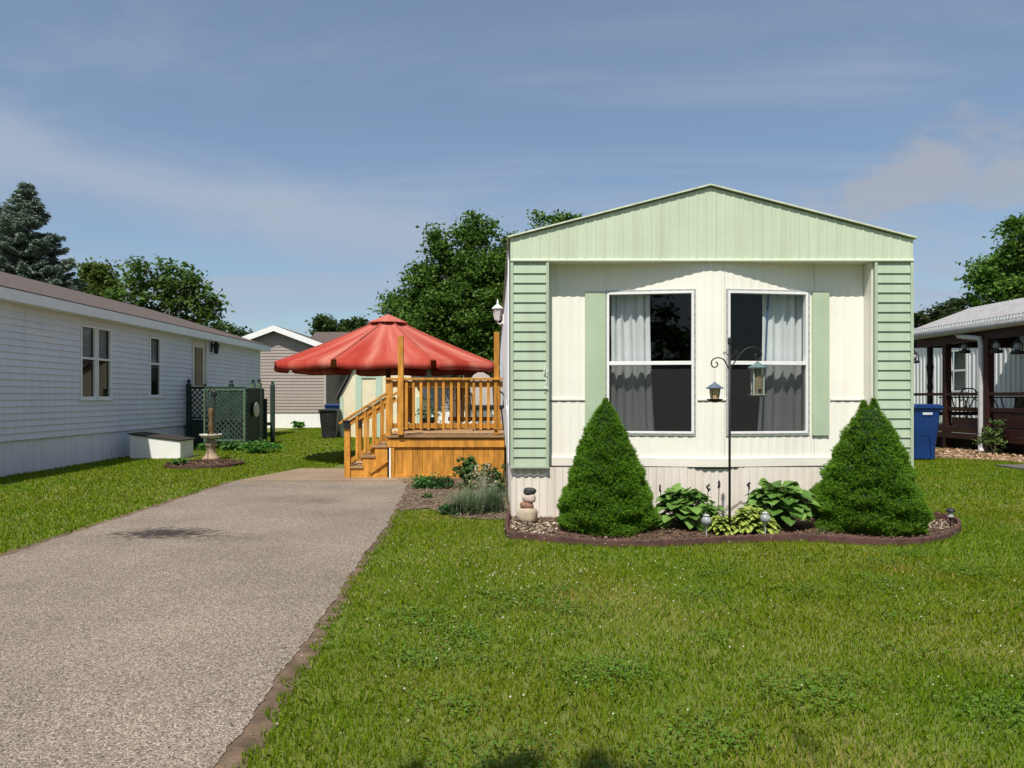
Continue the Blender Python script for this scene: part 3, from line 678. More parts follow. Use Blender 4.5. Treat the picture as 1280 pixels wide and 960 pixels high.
# ------------------------------------------------------------------ deck with stairs
DY = 11.4
def dx(px): return PX(px, DY)
def dz(py): return PZ(py, DY)
deck = thing('wooden_deck', 'orange stained wooden deck with railing and steps beside the cream home', 'deck', (-.8, 12.5, 0))
FZ = .69; DXL, DXR = dx(484), .135
b = B(); k = 0; y = DY-.03
while y < 14.4: b.box(DXL-.03, DXR, y, y+.135, FZ-.035, FZ); y += .142
b.obj('floor_boards', WOODF, deck, bevel=.003)
b = B(); b.box(DXL, DXR, DY, DY+.04, .50, .632); b.box(DXL, DXL+.04, DY+.04, 14.4, .5, .632); b.box(DXL+.02, DXR, DY+.03, DY+.06, .632, .655); b.obj('fascia', WOOD, deck, bevel=.004)
b = B(); x = dx(490)
while x < DXR-.03: b.box(x, min(x+.158, DXR), DY+.03, DY+.05, .06, .49); x += .162
b.obj('skirting', WOOD, deck, bevel=.003)
b = B(); b.box(dx(490), DXR, DY+.015, DY+.03, .0, .07); b.obj('base_board', WOOD, deck, bevel=.003)
b = B(); b.box(dx(486.5), dx(488.5), DY-.01, DY+.01, .02, .49); b.obj('trim_strip', TRIMW, deck)
b = B(); b.box(dx(488.6), dx(493), DY+.0, DY+.014, .0, .49); b.obj('corner_board', WOOD, deck, bevel=.003)
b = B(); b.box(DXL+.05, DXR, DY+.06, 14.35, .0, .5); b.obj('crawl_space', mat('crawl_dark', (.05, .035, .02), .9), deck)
def post(x, y, z0, z1, w=.085, name='post'):
    b = B(); b.box(x-w/2, x+w/2, y-w/2, y+w/2, z0, z1); return b.obj(name, WOOD, deck, bevel=.006)
post(dx(485.5), DY+.03, 0.64, 1.55); post(dx(501.5), DY-.03, .70, dz(420)); post(dx(620.8), DY+.05, .70, dz(415))
post(DXL+.05, 14.3, 0, 1.6); post(.05, 14.3, .0, 1.6)
rail = B(); rail.box(dx(482), DXR-.03, DY-.05, DY+.09, 1.565, 1.60); rail.box(dx(485), DXR-.03, DY+.015, DY+.05, 1.45, 1.55); rail.box(dx(485), DXR-.03, DY+.015, DY+.05, .80, .88)
rail = rail.obj('railing', WOOD, deck, bevel=.004)
for k in range(15):
    x = dx(489.5)+k*.118
    if x > DXR-.05: break
    b = B(); j = random.uniform(-.006, .006); b.box(x-.022+j, x+.022+j, DY-.022, DY+.014, .785+random.uniform(-.006, .006), 1.56); b.obj('baluster', WOOD, rail, bevel=.003)
# rear and left railing
rr = B(); rr.box(-.95, .1, 14.25, 14.37, 1.56, 1.6); rr.box(-.95, .1, 14.29, 14.33, .82, .9); rr.box(DXL+.0, DXL+.09, 12.45, 14.3, 1.56, 1.6); rr.box(DXL+.03, DXL+.07, 12.45, 14.3, .82, .9)
rr = rr.obj('railing', WOOD, deck, bevel=.004)
for k in range(8):
    x = -.9+k*.125; b = B(); b.box(x-.02, x+.02, 14.25, 14.285, .8, 1.55); b.obj('baluster', WOOD, rr)
for k in range(13):
    y = 12.55+k*.135; b = B(); b.box(DXL, DXL+.028, y-.02, y+.02, .8, 1.55); b.obj('baluster', WOOD, rr)
# stairs
SY0, SY1 = DY+.02, 12.42
NX = dx(434)
st = B(); treads = [(.20, NX+.02, -2.10), (.37, -2.12, -1.91), (.53, -1.93, DXL)]
for z, a, c in treads: st.box(a-.03, c, SY0-.02, SY1-.05, z-.035, z)
stairs = st.obj('stairs', WOODF, deck, bevel=.004)
b = B()
for z, a, c in treads: b.box(a, a+.02, SY0+.05, SY1-.05, max(z-.17, .0), z-.036)
b.obj('riser', WOOD, stairs)
for y in (SY0, SY1-.04):
    b = B(); b.prism([(NX+.03, .0), (DXL, .0), (DXL, .494), (-1.925, .494), (-1.925, .334), (-2.115, .334), (-2.115, .164), (NX+.03, .164)], y, y+.03); b.obj('stringer', WOOD, stairs, bevel=.003)
    b = B(); b.box(-2.30, DXL, y-.012, y-.001, 0, .085); b.obj('side_board', WOOD, stairs, bevel=.003)
b = B(); b.bar((-2.0, SY0-.02, .10), (DXL+.0, SY0-.02, .30), .03, .06); b.obj('brace', WOOD, stairs, bevel=.003)
b = B(); b.box(-2.0, DXL-.02, SY0+.056, SY0+.066, .02, .5); b.obj('panel', WOOD, stairs)
for i, y in enumerate((DY+.03, SY1)):
    b = B(); b.box(NX-.045, NX+.045, y-.045, y+.045, .0, .90); b.obj('newel_post', WOOD, stairs, bevel=.006)
    b = B(); b.box(NX-.055, NX+.055, y-.075, y-.047, .80, .92); b.box(NX-.058, NX+.058, y-.09, y-.047, .905, .93); b.obj('solar_light', BLACK, stairs, bevel=.004)
    hr = B(); hr.bar((dx(424), y, dz(528)-.02), (DXL+.01, y, 1.37), .10, .035); hr.bar((NX, y+.01, .86), (DXL, y+.01, 1.27), .03, .085); hr.bar((NX, y+.01, .24), (DXL, y+.01, .70), .03, .07)
    hr = hr.obj('handrail', WOOD, stairs, bevel=.004)
    for k in range(4):
        x = NX+.15+k*.13; t = (x-NX)/(DXL-NX); b = B(); b.box(x-.02, x+.02, y-.028, y-.006, .2+.46*t, .90+.42*t); b.obj('baluster', WOOD, hr, bevel=.003)

# things on the deck
def patio_chair(x, y, rz):
    t = thing('patio_chair', 'pale grey high backed patio chair on the wooden deck', 'chair', (x, y, FZ)); t.rotation_euler = (0, 0, rz)
    cl = mat('pale_sling', (.40, .38, .35), .8, .06)
    b = B(); n = 10; V = []
    for i in range(n+1):
        a = i/n; z = .45+.62*a; yy = .22+.14*a; w = .21*(1 if a < .7 else math.sqrt(max(.05, 1-((a-.7)/.31)**2)))
        V += [(-w, yy, z), (w, yy, z), (-w, yy+.03, z), (w, yy+.03, z)]
    Fc = []
    for i in range(n):
        o = 4*i; Fc += [(o, o+1, o+5, o+4), (o+3, o+2, o+6, o+7), (o+2, o, o+4, o+6), (o+1, o+3, o+7, o+5)]
    Fc.append((4*n, 4*n+1, 4*n+3, 4*n+2)); b.add(V, Fc); b.obj('backrest', cl, t, local=True, smooth=False)
    b = B(); b.box(-.27, .27, -.28, .24, .38, .46); b.obj('seat', BLACKP, t, local=True, bevel=.02)
    for sx in (-1, 1):
        for sy in (-1, 1):
            b = B(); b.tube([(sx*.25, sy*.22, .4), (sx*.28, sy*.26, 0)], .014, 8); b.obj('leg', BLACK, t, local=True)
        b = B(); b.tube([(sx*.29, .28, .75), (sx*.30, -.2, .66), (sx*.3, -.27, .6), (sx*.28, -.24, .4)], .016, 8); b.obj('armrest', BLACK, t, local=True)
patio_chair(-.2, 13.2, .25)
def planter(x, y, z, r, h, label, lab2, m):
    t = thing('planter', label, 'planter', (x, y, z))
    b = B(); b.lathe([(r*.7, 0), (r, h), (r*1.08, h), (r*1.08, h+.03), (r*.92, h+.03), (r*.9, h-.02)], (x, y, z), 18); b.obj('pot', m, t, smooth=False)
    P_, T_ = crown_points([(x, y, z+h+.1, r*1.1, r*1.1, .12)], 260, .14, 20); foliage_obj('plant', P_, T_, .05, foliage('potted_green', (.03, .08, .02), (.08, .17, .05)), t)['kind'] = 'stuff'
planter(PX(535, 13), 13.0, FZ, .13, .2, 'black pot of greenery standing behind the deck railing', '', BLACKP)

# ------------------------------------------------------------------ umbrella
def umbrella():
    X, Y = -2.2, 14.7; sc = 900/Y; zr = PZ(456, Y); zp = PZ(396, Y); Rr = 2.27
    t = thing('patio_umbrella', 'big faded red patio umbrella behind the deck railing', 'umbrella', (X, Y, 0))
    RED = umbrella_mat()
    n = 8; off = R(-16); seg = 8; rad = 16
    V = []; F = []; tone = []
    def ring_pt(a, u, sag):
        k = int(math.floor(a)) % n; fr = a-math.floor(a)
        a0 = off+2*math.pi*k/n; a1 = off+2*math.pi*(k+1)/n
        x = (1-fr)*math.cos(a0)+fr*math.cos(a1); y = (1-fr)*math.sin(a0)+fr*math.sin(a1)
        bow = 1+.025*4*fr*(1-fr)
        r = Rr*u*bow; z = zp-(zp-zr)*u-.03*math.sin(u*math.pi)-.10*4*fr*(1-fr)*u*(1-u)*2*sag
        z += .006*math.sin(a*9+u*5)*u
        return (X+x*r, Y+y*r, z)
    NA = n*seg
    for j in range(rad+1):
        u = .03+.97*j/rad
        for i in range(NA): V.append(ring_pt(i/seg, u, 1)); tone.append(u)
    for j in range(rad):
        for i in range(NA): F.append((j*NA+i, (j+1)*NA+i, (j+1)*NA+(i+1) % NA, j*NA+(i+1) % NA))
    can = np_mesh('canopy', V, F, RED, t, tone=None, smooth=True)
    sol = can.modifiers.new('thick', 'SOLIDIFY'); sol.thickness = .006
    # seam ribs
    b = B()
    for k in range(n): b.tube([Vector(ring_pt(k, .05+.95*j/10, 1))+Vector((0, 0, .006)) for j in range(11)], .014, 5)
    b.obj('seam', mat('seam_red', (.40, .09, .065), .85, .2, 6), can)
    # valance: one flap per panel with slits at the corners
    for k in range(n):
        b = B(); pts = []
        for i in range(seg*2+1):
            a = k+.035+(.93)*i/(seg*2); p = Vector(ring_pt(a, 1.0, 1)); c = Vector((X, Y, p.z)); o = (p-c).normalized()
            dz_ = .165+.010*math.sin(i*.45+k); q = p+o*(.02+.010*math.sin(i*.5+k))-Vector((0, 0, dz_))
            if i in (0, seg*2): q = q+Vector((0, 0, .03))
            pts.append((p+o*.004, q))
        b.add([v for pq in pts for v in pq], [(2*i, 2*i+1, 2*i+3, 2*i+2) for i in range(len(pts)-1)])
        v = b.obj('valance', RED, t, smooth=True); sv = v.modifiers.new('thick', 'SOLIDIFY'); sv.thickness = .006
    # vent cap
    b = B(); N2 = 36
    prof = [(.03, zp+.045), (.2, zp-.03), (.40, zp-.115), (.41, zp-.135)]
    b.lathe([(r, z) for r, z in prof], (X, Y, 0), 12, rot=off); vc = b.obj('vent_cap', RED, t)
    b = B(); b.lathe([(.04, zp+.07), (.04, zp+.1), (.015, zp+.13), (.02, zp+.16), (.004, zp+.18)], (X, Y, 0), 12); b.obj('finial', BLACK, t)
    b = B(); b.tube([(X, Y, 0), (X, Y, zp)], .05, 14); b.obj('pole', mat('brown_pole', (.07, .04, .025), .5), t, smooth=True)
    b = B(); b.lathe([(.45, 0), (.45, .06), (.1, .1), (.075, .4)], (X, Y, 0), 20); b.obj('base', BLACKP, t)
    for k in range(n):
        b = B(); b.tube([Vector(ring_pt(k, .05, 1))-Vector((0, 0, .02)), Vector(ring_pt(k, .98, 1))-Vector((0, 0, .02))], .012, 6)
        b.tube([(X, Y, zr+.45), Vector(ring_pt(k, .5, 1))-Vector((0, 0, .03))], .009, 6); b.obj('rib', BLACK, t)
def umbrella_mat():
    m = bpy.data.materials.new('faded_red_canvas'); m.use_nodes = True; nt = m.node_tree; N = nt.nodes; bs = N['Principled BSDF']
    bs.inputs['Roughness'].default_value = .85; bs.inputs['Specular IOR Level'].default_value = .15
    tc = N.new('ShaderNodeTexCoord'); sp = N.new('ShaderNodeSeparateXYZ'); lk(nt, tc.outputs['Object'], sp.inputs[0])
    at = N.new('ShaderNodeMath'); at.operation = 'ARCTAN2'; lk(nt, sp.outputs[1], at.inputs[0]); lk(nt, sp.outputs[0], at.inputs[1])
    cb = N.new('ShaderNodeCombineXYZ'); lk(nt, at.outputs[0], cb.inputs[0]); lk(nt, sp.outputs[2], cb.inputs[1])
    mp = N.new('ShaderNodeMapping'); mp.inputs['Scale'].default_value = (2.4, .35, 1); lk(nt, cb.outputs[0], mp.inputs[0])
    nz = N.new('ShaderNodeTexNoise'); nz.inputs['Scale'].default_value = 2.2; nz.inputs['Detail'].default_value = 4; lk(nt, mp.outputs[0], nz.inputs['Vector'])
    cr = N.new('ShaderNodeValToRGB'); e = cr.color_ramp.elements
    e[0].position = .35; e[0].color = (.38, .040, .026, 1); e[1].position = .70; e[1].color = (.56, .20, .15, 1); a = e.new(.52); a.color = (.45, .080, .055, 1)
    lk(nt, nz.outputs['Fac'], cr.inputs[0])
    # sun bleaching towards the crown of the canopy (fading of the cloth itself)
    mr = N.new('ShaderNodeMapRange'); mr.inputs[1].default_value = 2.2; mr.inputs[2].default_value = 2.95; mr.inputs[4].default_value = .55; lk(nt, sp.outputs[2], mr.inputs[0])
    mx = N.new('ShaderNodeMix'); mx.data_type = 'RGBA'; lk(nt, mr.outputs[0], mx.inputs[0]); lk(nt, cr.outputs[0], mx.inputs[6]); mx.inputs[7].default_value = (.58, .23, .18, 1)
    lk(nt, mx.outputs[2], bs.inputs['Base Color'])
    tr = N.new('ShaderNodeBsdfTranslucent'); lk(nt, mx.outputs[2], tr.inputs[0]); ms = N.new('ShaderNodeMixShader'); ms.inputs[0].default_value = .15
    lk(nt, bs.outputs[0], ms.inputs[1]); lk(nt, tr.outputs[0], ms.inputs[2]); lk(nt, ms.outputs[0], N['Material Output'].inputs[0])
    return m
umbrella()

# ------------------------------------------------------------------ left neighbour (white vinyl house)
WX = -7.98
lh = thing('mobile_home', 'white vinyl sided home with brown roof left of the driveway', 'mobile home', (-10, 15, 0))
Y0, Y1 = 5.5, 24.3
def wall_window(parent, Ya, Yb, za, zb, split, blinds, name='window'):
    f = B(); w = .045
    f.box(WX-.02, WX+.03, Ya, Ya+w, za, zb); f.box(WX-.02, WX+.03, Yb-w, Yb, za, zb); f.box(WX-.02, WX+.032, Ya+w, Yb-w, za, za+w); f.box(WX-.02, WX+.032, Ya+w, Yb-w, zb-w, zb)
    zm = za+(zb-za)*.55; f.box(WX-.02, WX+.026, Ya+w, Yb-w, zm-.02, zm+.02)
    f.box(WX+.0, WX+.05, Ya-.03, Yb+.03, za-.03, za-.001)
    o = f.obj(name, TRIMW, parent, bevel=.003)
    b = B(); b.quad((WX-.01, Ya+w, za+w), (WX-.01, Yb-w, za+w), (WX-.01, Yb-w, zb-w), (WX-.01, Ya+w, zb-w)); b.obj('pane', GLASS, o)
    if blinds:
        b = B(); z = zb-w
        while z > za+(zb-za)*blinds: b.quad((WX-.05, Ya+w, z-.03), (WX-.05, Yb-w, z-.03), (WX-.065, Yb-w, z), (WX-.065, Ya+w, z)); z -= .04
        b.obj('blind', mat('blind_slat', (.35, .35, .33), .7), o)
    b = B(); b.box(WX-.5, WX-.12, Ya-.1, Yb+.1, za-.1, zb+.1); b.f = [b.f[5-0]] if False else b.f[:]; 
    return o
holes = [(13.80-Y0, 14.33-Y0, 1.26, 2.70), (14.37-Y0, 14.90-Y0, 1.26, 2.70), (16.55-Y0, 17.1-Y0, 1.30, 2.70), (18.9-Y0, 19.75-Y0, .72, 2.78)]
b = B(); b.lap((WX, Y0), (WX, Y1), .58, 2.90, .112, .022, holes)
b.obj('wall', WHITE, lh)
b = B(); b.rib((WX-.01, Y0), (WX-.01, Y1), 0, .575, .2, .02, .006); b.obj('skirting', WHITE, lh)
b = B(); b.box(WX-.005, WX+.02, Y0, Y1, .565, .59); b.obj('starter_strip', mat('grey_trim', (.4, .41, .43), .5), lh)
b = B(); b.quad((WX-.35, Y0, .3), (WX-.35, Y1, .3), (WX-.35, Y1, 2.9), (WX-.35, Y0, 2.9)); b.obj('inner_wall', mat('room_dark', (.05, .045, .04), .9), lh)
for h in holes[:3]: wall_window(lh, h[0]+Y0, h[1]+Y0, h[2], h[3], 0, .52 if h[0] > 10.5 else .56)
b = B(); b.box(WX-.01, WX+.035, 18.86, 18.9, .72, 2.82); b.box(WX-.01, WX+.035, 19.75, 19.79, .72, 2.82); b.box(WX-.01, WX+.036, 18.9, 19.75, 2.78, 2.82); b.box(WX-.03, WX+.0, 18.9, 19.75, .72, 2.78)
door = b.obj('door', mat('door_ivory', (.62, .58, .48), .5), lh, bevel=.003)
b = B(); b.box(WX+.002, WX+.006, 19.08, 19.57, 1.6, 2.62); b.obj('pane', mat('amber_glass', (.16, .11, .03), .15, .3, 12), door)
b = B()
for y in (19.2, 19.32, 19.44): b.box(WX+.006, WX+.012, y-.01, y+.01, 1.6, 2.62)
b.obj('grille', MATS['door_ivory'], door)
b = B(); b.tube([(WX+.0, 19.66, 1.62), (WX+.07, 19.66, 1.62)], .025, 8); b.obj('handle', BLACK, door)
# roof
EX = -7.68
b = B()
for (xa, za, xb, zb) in ((EX, 3.03, -11.7, 4.26), (-11.7, 4.26, -15.7, 3.03)):
    b.add([(xa, Y0, za), (xb, Y0, zb), (xb, Y1+.25, zb), (xa, Y1+.25, za), (xa, Y0, za-.02), (xb, Y0, zb-.02), (xb, Y1+.25, zb-.02), (xa, Y1+.25, za-.02)], [(0, 3, 2, 1) if xa > xb else (0, 1, 2, 3), (4, 5, 6, 7), (0, 1, 5, 4), (2, 3, 7, 6), (3, 0, 4, 7), (1, 2, 6, 5)])
b.obj('roof', SHING, lh)
b = B(); b.box(EX-.02, EX, Y0, Y1+.25, 2.83, 3.01); b.box(WX-.0, EX-.02, Y0, Y1+.25, 2.84, 2.86); b.obj('fascia', TRIMW, lh)
b = B(); b.lap((WX, Y1), (-15.4, Y1), .0, 2.9, .112, .01); b.poly([(WX, Y1+.01, 2.9), (-15.4, Y1+.01, 2.9), (-11.7, Y1+.01, 4.2)]); b.obj('end_wall', WHITE, lh)
b = B(); b.box(WX-.03, WX+.022, Y1-.06, Y1+.02, 0, 2.85); b.obj('corner_trim', TRIMW, lh)
def black_lantern(X, Y, z, label):
    t = thing('wall_lantern', label, 'wall lamp', (X, Y, z))
    b = B(); b.box(X-.1, X-.07, Y-.06, Y+.06, z-.1, z+.14); b.tube([(X-.08, Y, z+.1), (X-.02, Y, z+.2), (X+.05, Y, z+.17)], .014, 7); b.obj('bracket', BLACK, t)
    b = B(); b.lathe([(.05, -.16), (.06, -.14), (.085, .06), (.12, .07), (.04, .16), (.01, .2)], (X+.05, Y, z), 8); b.obj('shade', BLACK, t)
black_lantern(WX+.1, 20.15, 2.66, 'black wall lantern beside the door of the white home')

# storage box against the left house
def storage_box():
    x0, x1, ya, yb = -7.68, -6.62, 15.1, 15.75
    t = thing('storage_box', 'white storage box with sloping dark lid against white home', 'storage box', ((x0+x1)/2, ya, 0))
    b = B(); b.prism([(x0, 0), (x1, 0), (x1, .37), (x0, .50)], ya, yb); b.obj('body', mat('white_panel', (.78, .78, .76), .5, .04), t, bevel=.006)
    b = B(); b.prism([(x0-.04, .515), (x1+.04, .375), (x1+.04, .40), (x0-.04, .54)], ya-.03, yb+.03); b.obj('lid', mat('brown_lid', (.045, .035, .03), .6), t, bevel=.004)
storage_box()

# lattice porch beside the left house -------------------------------------------------
def lattice(b, p0, p1, z0, z1, sp, w, diag=(1, -1), t=.008):
    p0 = Vector((*p0, 0)); p1 = Vector((*p1, 0)); Ln = (p1-p0).length; d = (p1-p0)/Ln; nrm = Vector((d.y, -d.x, 0)); H = z1-z0
    for kk, sg in enumerate(diag):
        c = -H
        while c < Ln:
            # line s = c + (z-z0) for sg=1 ; s = c + (z1-z)
            a0, a1 = max(c, 0), min(c+H, Ln)
            if a1-a0 > .02:
                za = z0+(a0-c) if sg > 0 else z1-(a0-c); zb = z0+(a1-c) if sg > 0 else z1-(a1-c)
                P_ = p0+d*a0+nrm*(t*1.2*kk); Q_ = p0+d*a1+nrm*(t*1.2*kk); P_.z = za; Q_.z = zb
                b.bar(P_, Q_, t, w, up=(d.z+nrm.cross(d).x, nrm.cross(d).y, 1)) if False else b.bar(P_, Q_, w, t, up=tuple(nrm))
            c += sp
def porch_left():
    t = thing('lattice_porch', 'dark green lattice porch with finial posts against the white home', 'porch', (-7, 19, 0))
    YA = 18.4; xa, xb = -7.85, -6.35
    b = B(); b.box(xa-.1, xb, YA+.05, 20.4, .5, .58); b.obj('floor', GREEN, t)
    for (x, y, m) in ((xa, YA, GREEN), (-6.95, 18.9, GREEN), (-6.75, 20.0, GREENL), (xb, 19.3, GREENL), (xb+.02, 20.4, GREEN)):  # two posts get the paler green so that they look lit
        b = B(); b.box(x-.055, x+.055, y-.055, y+.055, 0, 1.62 if m is GREEN else 1.66); p = b.obj('post', m, t, bevel=.006)
        z = 1.62 if m is GREEN else 1.66
        b = B(); b.lathe([(.06, z), (.06, z+.02), (.025, z+.03), (.05, z+.07), (.052, z+.09), (.03, z+.125), (.004, z+.13)], (x, y, 0), 10); b.obj('finial', GREEN, p, smooth=True)
    b = B(); b.box(xa+.05, -7.3, YA-.01, YA+.02, .0, .72); b.obj('lower_panel', GREEN, t)
    b = B(); lattice(b, (xa+.05, YA), (-7.3, YA), .80, 1.5, .13, .028); b.box(xa+.05, -7.3, YA-.012, YA+.02, 1.5, 1.56); b.box(xa+.05, -7.3, YA-.012, YA+.02, .74, .79); b.obj('lattice_panel', GREEN, t)
    b = B(); lattice(b, (-7.3, YA), (-6.4, YA), .1, 1.5, .11, .05); b.box(-7.3, -6.4, YA-.012, YA+.02, 1.5, 1.56); b.obj('lattice_panel', GREEN, t)  # second lattice added behind the trellis to stand for the porch's inner shade
    # leaning pale green trellis across the front
    YT = 17.9; b = B(); lattice(b, (PX(256, YT), YT), (PX(305, YT), YT), .22, 1.47, .135, .03)
    lp = b.obj('trellis', mat('dusty_green', (.032, .055, .042), .7, .2, 5), t)
    b = B(); b.box(PX(304.5, YT), PX(307, YT), YT-.03, YT+.01, -.02, 1.5); b.box(PX(255, YT), PX(257, YT), YT-.03, YT+.01, .1, 1.5); b.box(PX(257, YT), PX(304.5, YT), YT-.028, YT+.008, .20, .24); b.box(PX(257, YT), PX(304.5, YT), YT-.028, YT+.008, 1.46, 1.50)
    b.obj('trellis_frame', GREENL, lp)
    # side towards the driveway
    b = B(); lattice(b, (PX(308, 18.1), 18.1), (PX(329, 19.6), 19.6), .1, 1.47, .10, .045); b.obj('side_lattice', GREEN, t)
    b = B(); b.bar((PX(308, 18.1)-.03, 18.15, .8), (PX(331, 19.7)-.03, 19.7, .8), .03, 1.35); b.obj('side_panel', mat('green_in_shade', (.012, .02, .016), .7), t)  # panel coloured darker than the posts, for the shade on this side
    b = B(); b.bar((PX(308, 18.1), 18.1, 1.5), (PX(329, 19.6), 19.6, 1.5), .06, .05); b.bar((PX(332, 19.7), 19.7, 0), (PX(332, 19.7), 19.7, 1.25), .07, .07); b.obj('top_rail', GREEN, t)
    # oval plaque
    X, Y = PX(318.5, 18.65), 18.65; z = PZ(512, Y); pl = thing('wall_plaque', 'pale oval plaque hung on the dark green porch side', 'plaque', (X, Y, z))
    b = B(); d_ = Vector((PX(329, 19.6)-PX(308, 18.1), 1.5, 0)).normalized(); n_ = Vector((d_.y, -d_.x, 0))
    V = []
    c = Vector((X, Y, z))+n_*.03
    for rr_, oo in ((.0, .045), (.6, .04), (.85, .02), (1, .035), (1.08, .0)):
        for k in range(20):
            a = 2*math.pi*k/20; V.append(c+d_*(.20*rr_*math.cos(a))+Vector((0, 0, .18*rr_*math.sin(a)))+n_*oo)
    Fc = [(j*20+k, j*20+(k+1) % 20, (j+1)*20+(k+1) % 20, (j+1)*20+k) for j in range(4) for k in range(20)]
    b.add(V, Fc); b.obj('plate', mat('plaque_cream', (.50, .46, .36), .6, .3, 25), pl, smooth=True)
porch_left()
def birdbath():
    X, Y = -5.86, 14.8; t = thing('bird_bath', 'small stone bird bath on the lawn near the lattice porch', 'bird bath', (X, Y, 0))
    b = B(); b.lathe([(.17, 0), (.17, .05), (.12, .09), (.085, .16), (.08, .26), (.11, .3), (.12, .34), (.08, .4), (.09, .44)], (X, Y, 0), 20); b.obj('pedestal', CONC, t, smooth=True)
    b = B(); b.lathe([(.08, .44), (.19, .47), (.22, .51), (.225, .535), (.20, .535), (.15, .51), (.02, .5)], (X, Y, 0), 24); b.obj('bowl', mat('pale_stone', (.5, .47, .43), .85, .15, 8, bump=.3), t, smooth=True)
    g = thing('garden_figure', 'slim brown rusty figure standing on the bird bath bowl', 'figurine', (X, Y, .5))
    b = B(); b.lathe([(.06, .5), (.07, .53), (.035, .56), (.045, .62), (.06, .7), (.05, .78), (.035, .84), (.05, .92), (.055, 1.0), (.045, 1.06), (.01, 1.07)], (X+.005, Y, 0), 10); b.obj('body', mat('figure_brown', (.13, .08, .035), .7, .5, 14, bump=.4), g, smooth=True)
    X2, Y2 = PX(268.5, 15.6), 15.6
    h = thing('shepherd_hook', 'black garden hook rising behind the bird bath', 'garden hook', (X2, Y2, 0))
    b = B(); b.tube([(X2, Y2, 0), (X2, Y2, 1.42), (X2-.02, Y2, 1.5), (X2-.08, Y2, 1.52), (X2-.11, Y2, 1.46), (X2-.11, Y2, 1.40)], .013, 7); b.obj('rod', BLACK, h)
    b = B(); b.lathe([(.03, 1.30), (.06, 1.33), (.06, 1.4), (.02, 1.46), (.005, 1.5)], (X2-.01, Y2-.02, 0), 8); b.obj('ornament', BLACK, h)
    X3, Y3 = PX(260, 13.75), 13.75
    b = B(); b.tube([(X3, Y3, 0), (X3, Y3, .62)], .007, 6); b.lathe([(.012, .6), (.02, .62), (.012, .65)], (X3, Y3, 0), 8)
    tag(b.obj('garden_stake', BLACK, loc=(X3, Y3, 0)), 'thin black stake standing in the round mulch bed', 'stake')
    b = B(); pts = [(x, y) for x, y in ROUND]
    V = []
    for x, y in pts: V += [(x, y, 0), (x, y, .06), (-5.5+(x+5.5)*.94, 13.6+(y-13.6)*.94, .06), (-5.5+(x+5.5)*.94, 13.6+(y-13.6)*.94, 0)]
    n = len(pts); Fc = [(4*i+k, 4*((i+1) % n)+k, 4*((i+1) % n)+k+1, 4*i+k+1) for i in range(n) for k in range(3)]
    b.add(V, Fc); tag(b.obj('garden_edging', EDGE, loc=(-5.5, 13.6, 0)), 'low dark edging around the round mulch bed', 'edging')
birdbath()

# ------------------------------------------------------------------ taupe house at the back
def taupe():
    Y = 30.0; s = 30.0
    t = thing('house', 'taupe sided house with white gable trim behind the red umbrella', 'house', (-8, Y, 0))
    xl, xr, xp = -10.8, PX(407, Y), PX(345, Y); zp = PZ(414, Y); ze = PZ(437, Y); k = (zp-ze)/(xr-xp)
    xl = xp-(xr-xp)-1.0
    zel = zp-k*(xp-xl)
    b = B(); b.lap((xl, Y), (xr, Y), .65, zp-.06, .13, .018, clip=lambda z: (max(0, 0 if z < zel else (xp-xl)-(zp-z)/k), min(xr-xl, (xr-xl) if z < ze else (xp-xl)+(zp-z)/k)))
    b.lap((xr, Y), (xr, Y+3), .65, ze, .13, .018); b.obj('wall', TAUPE, t)
    b = B(); b.box(xr-.08, xr+.02, Y-.02, Y+.05, .65, ze); b.obj('corner_trim', mat('taupe_trim', (.40, .35, .32), .6), t)
    b = B(); b.rib((xl, Y+.02), (xr, Y+.02), 0, .65, .25, .02, .006); b.rib((xr-.01, Y+.02), (xr-.01, Y+3), 0, .65, .25, .02, .006); b.rib((xr, Y+3), (4, Y+3), 0, .65, .25, .02, .006); b.obj('skirting', TRIMW, t)
    # rakes
    b = B()
    for (xa, za, xb, zb) in ((xl-.4, zel-.4*k, xp, zp), (xp, zp, xr+.5, ze-.5*k)):
        b.add([(xa, Y-.35, za-.02), (xb, Y-.35, zb-.02), (xb, Y-.35, zb+.22), (xa, Y-.35, za+.22), (xa, Y-.3, za-.02), (xb, Y-.3, zb-.02), (xb, Y-.3, zb+.22), (xa, Y-.3, za+.22)], [(0, 1, 2, 3), (5, 4, 7, 6), (3, 2, 6, 7), (1, 0, 4, 5)])
    b.obj('rake_board', TRIMW, t)
    b = B()
    for (xa, za, xb, zb) in ((xl-.4, zel-.4*k, xp, zp), (xp, zp, xr+.5, ze-.5*k)):
        b.quad((xa, Y-.33, za+.23), (xb, Y-.33, zb+.23), (xb, Y+9, zb+.23), (xa, Y+9, za+.23))
    # main wing behind with ridge across
    yr = Y+6.5; zr = PZ(415, yr)
    b.quad((xp, Y+2.4, 2.72), (4.5, Y+2.4, 2.72), (4.5, yr, zr), (xp, yr, zr)); b.quad((4.5, yr+4, 2.7), (xp, yr+4, 2.7), (xp, yr, zr), (4.5, yr, zr)); b.obj('roof', SHING, t)
    b = B(); b.lap((xr, Y+3), (4, Y+3), .65, 2.7, .13, .018); b.obj('wing_wall', GREYS, t)
    b = B(); b.box(xr, 4.4, Y+2.38, Y+2.42, 2.54, 2.72); b.obj('fascia', TRIMW, t)
    f = B(); xw = PX(592, Y+3); f.box(xw-.5, xw+.5, Y+2.93, Y+2.98, 1.3, 2.4); w_ = f.obj('window', TRIMW, t); f = B(); f.box(xw-.43, xw+.43, Y+2.92, Y+2.93, 1.37, 2.33); f.obj('pane', mat('dark_glass', (.03, .035, .04), .08, .1, spec=.5), w_)
taupe()
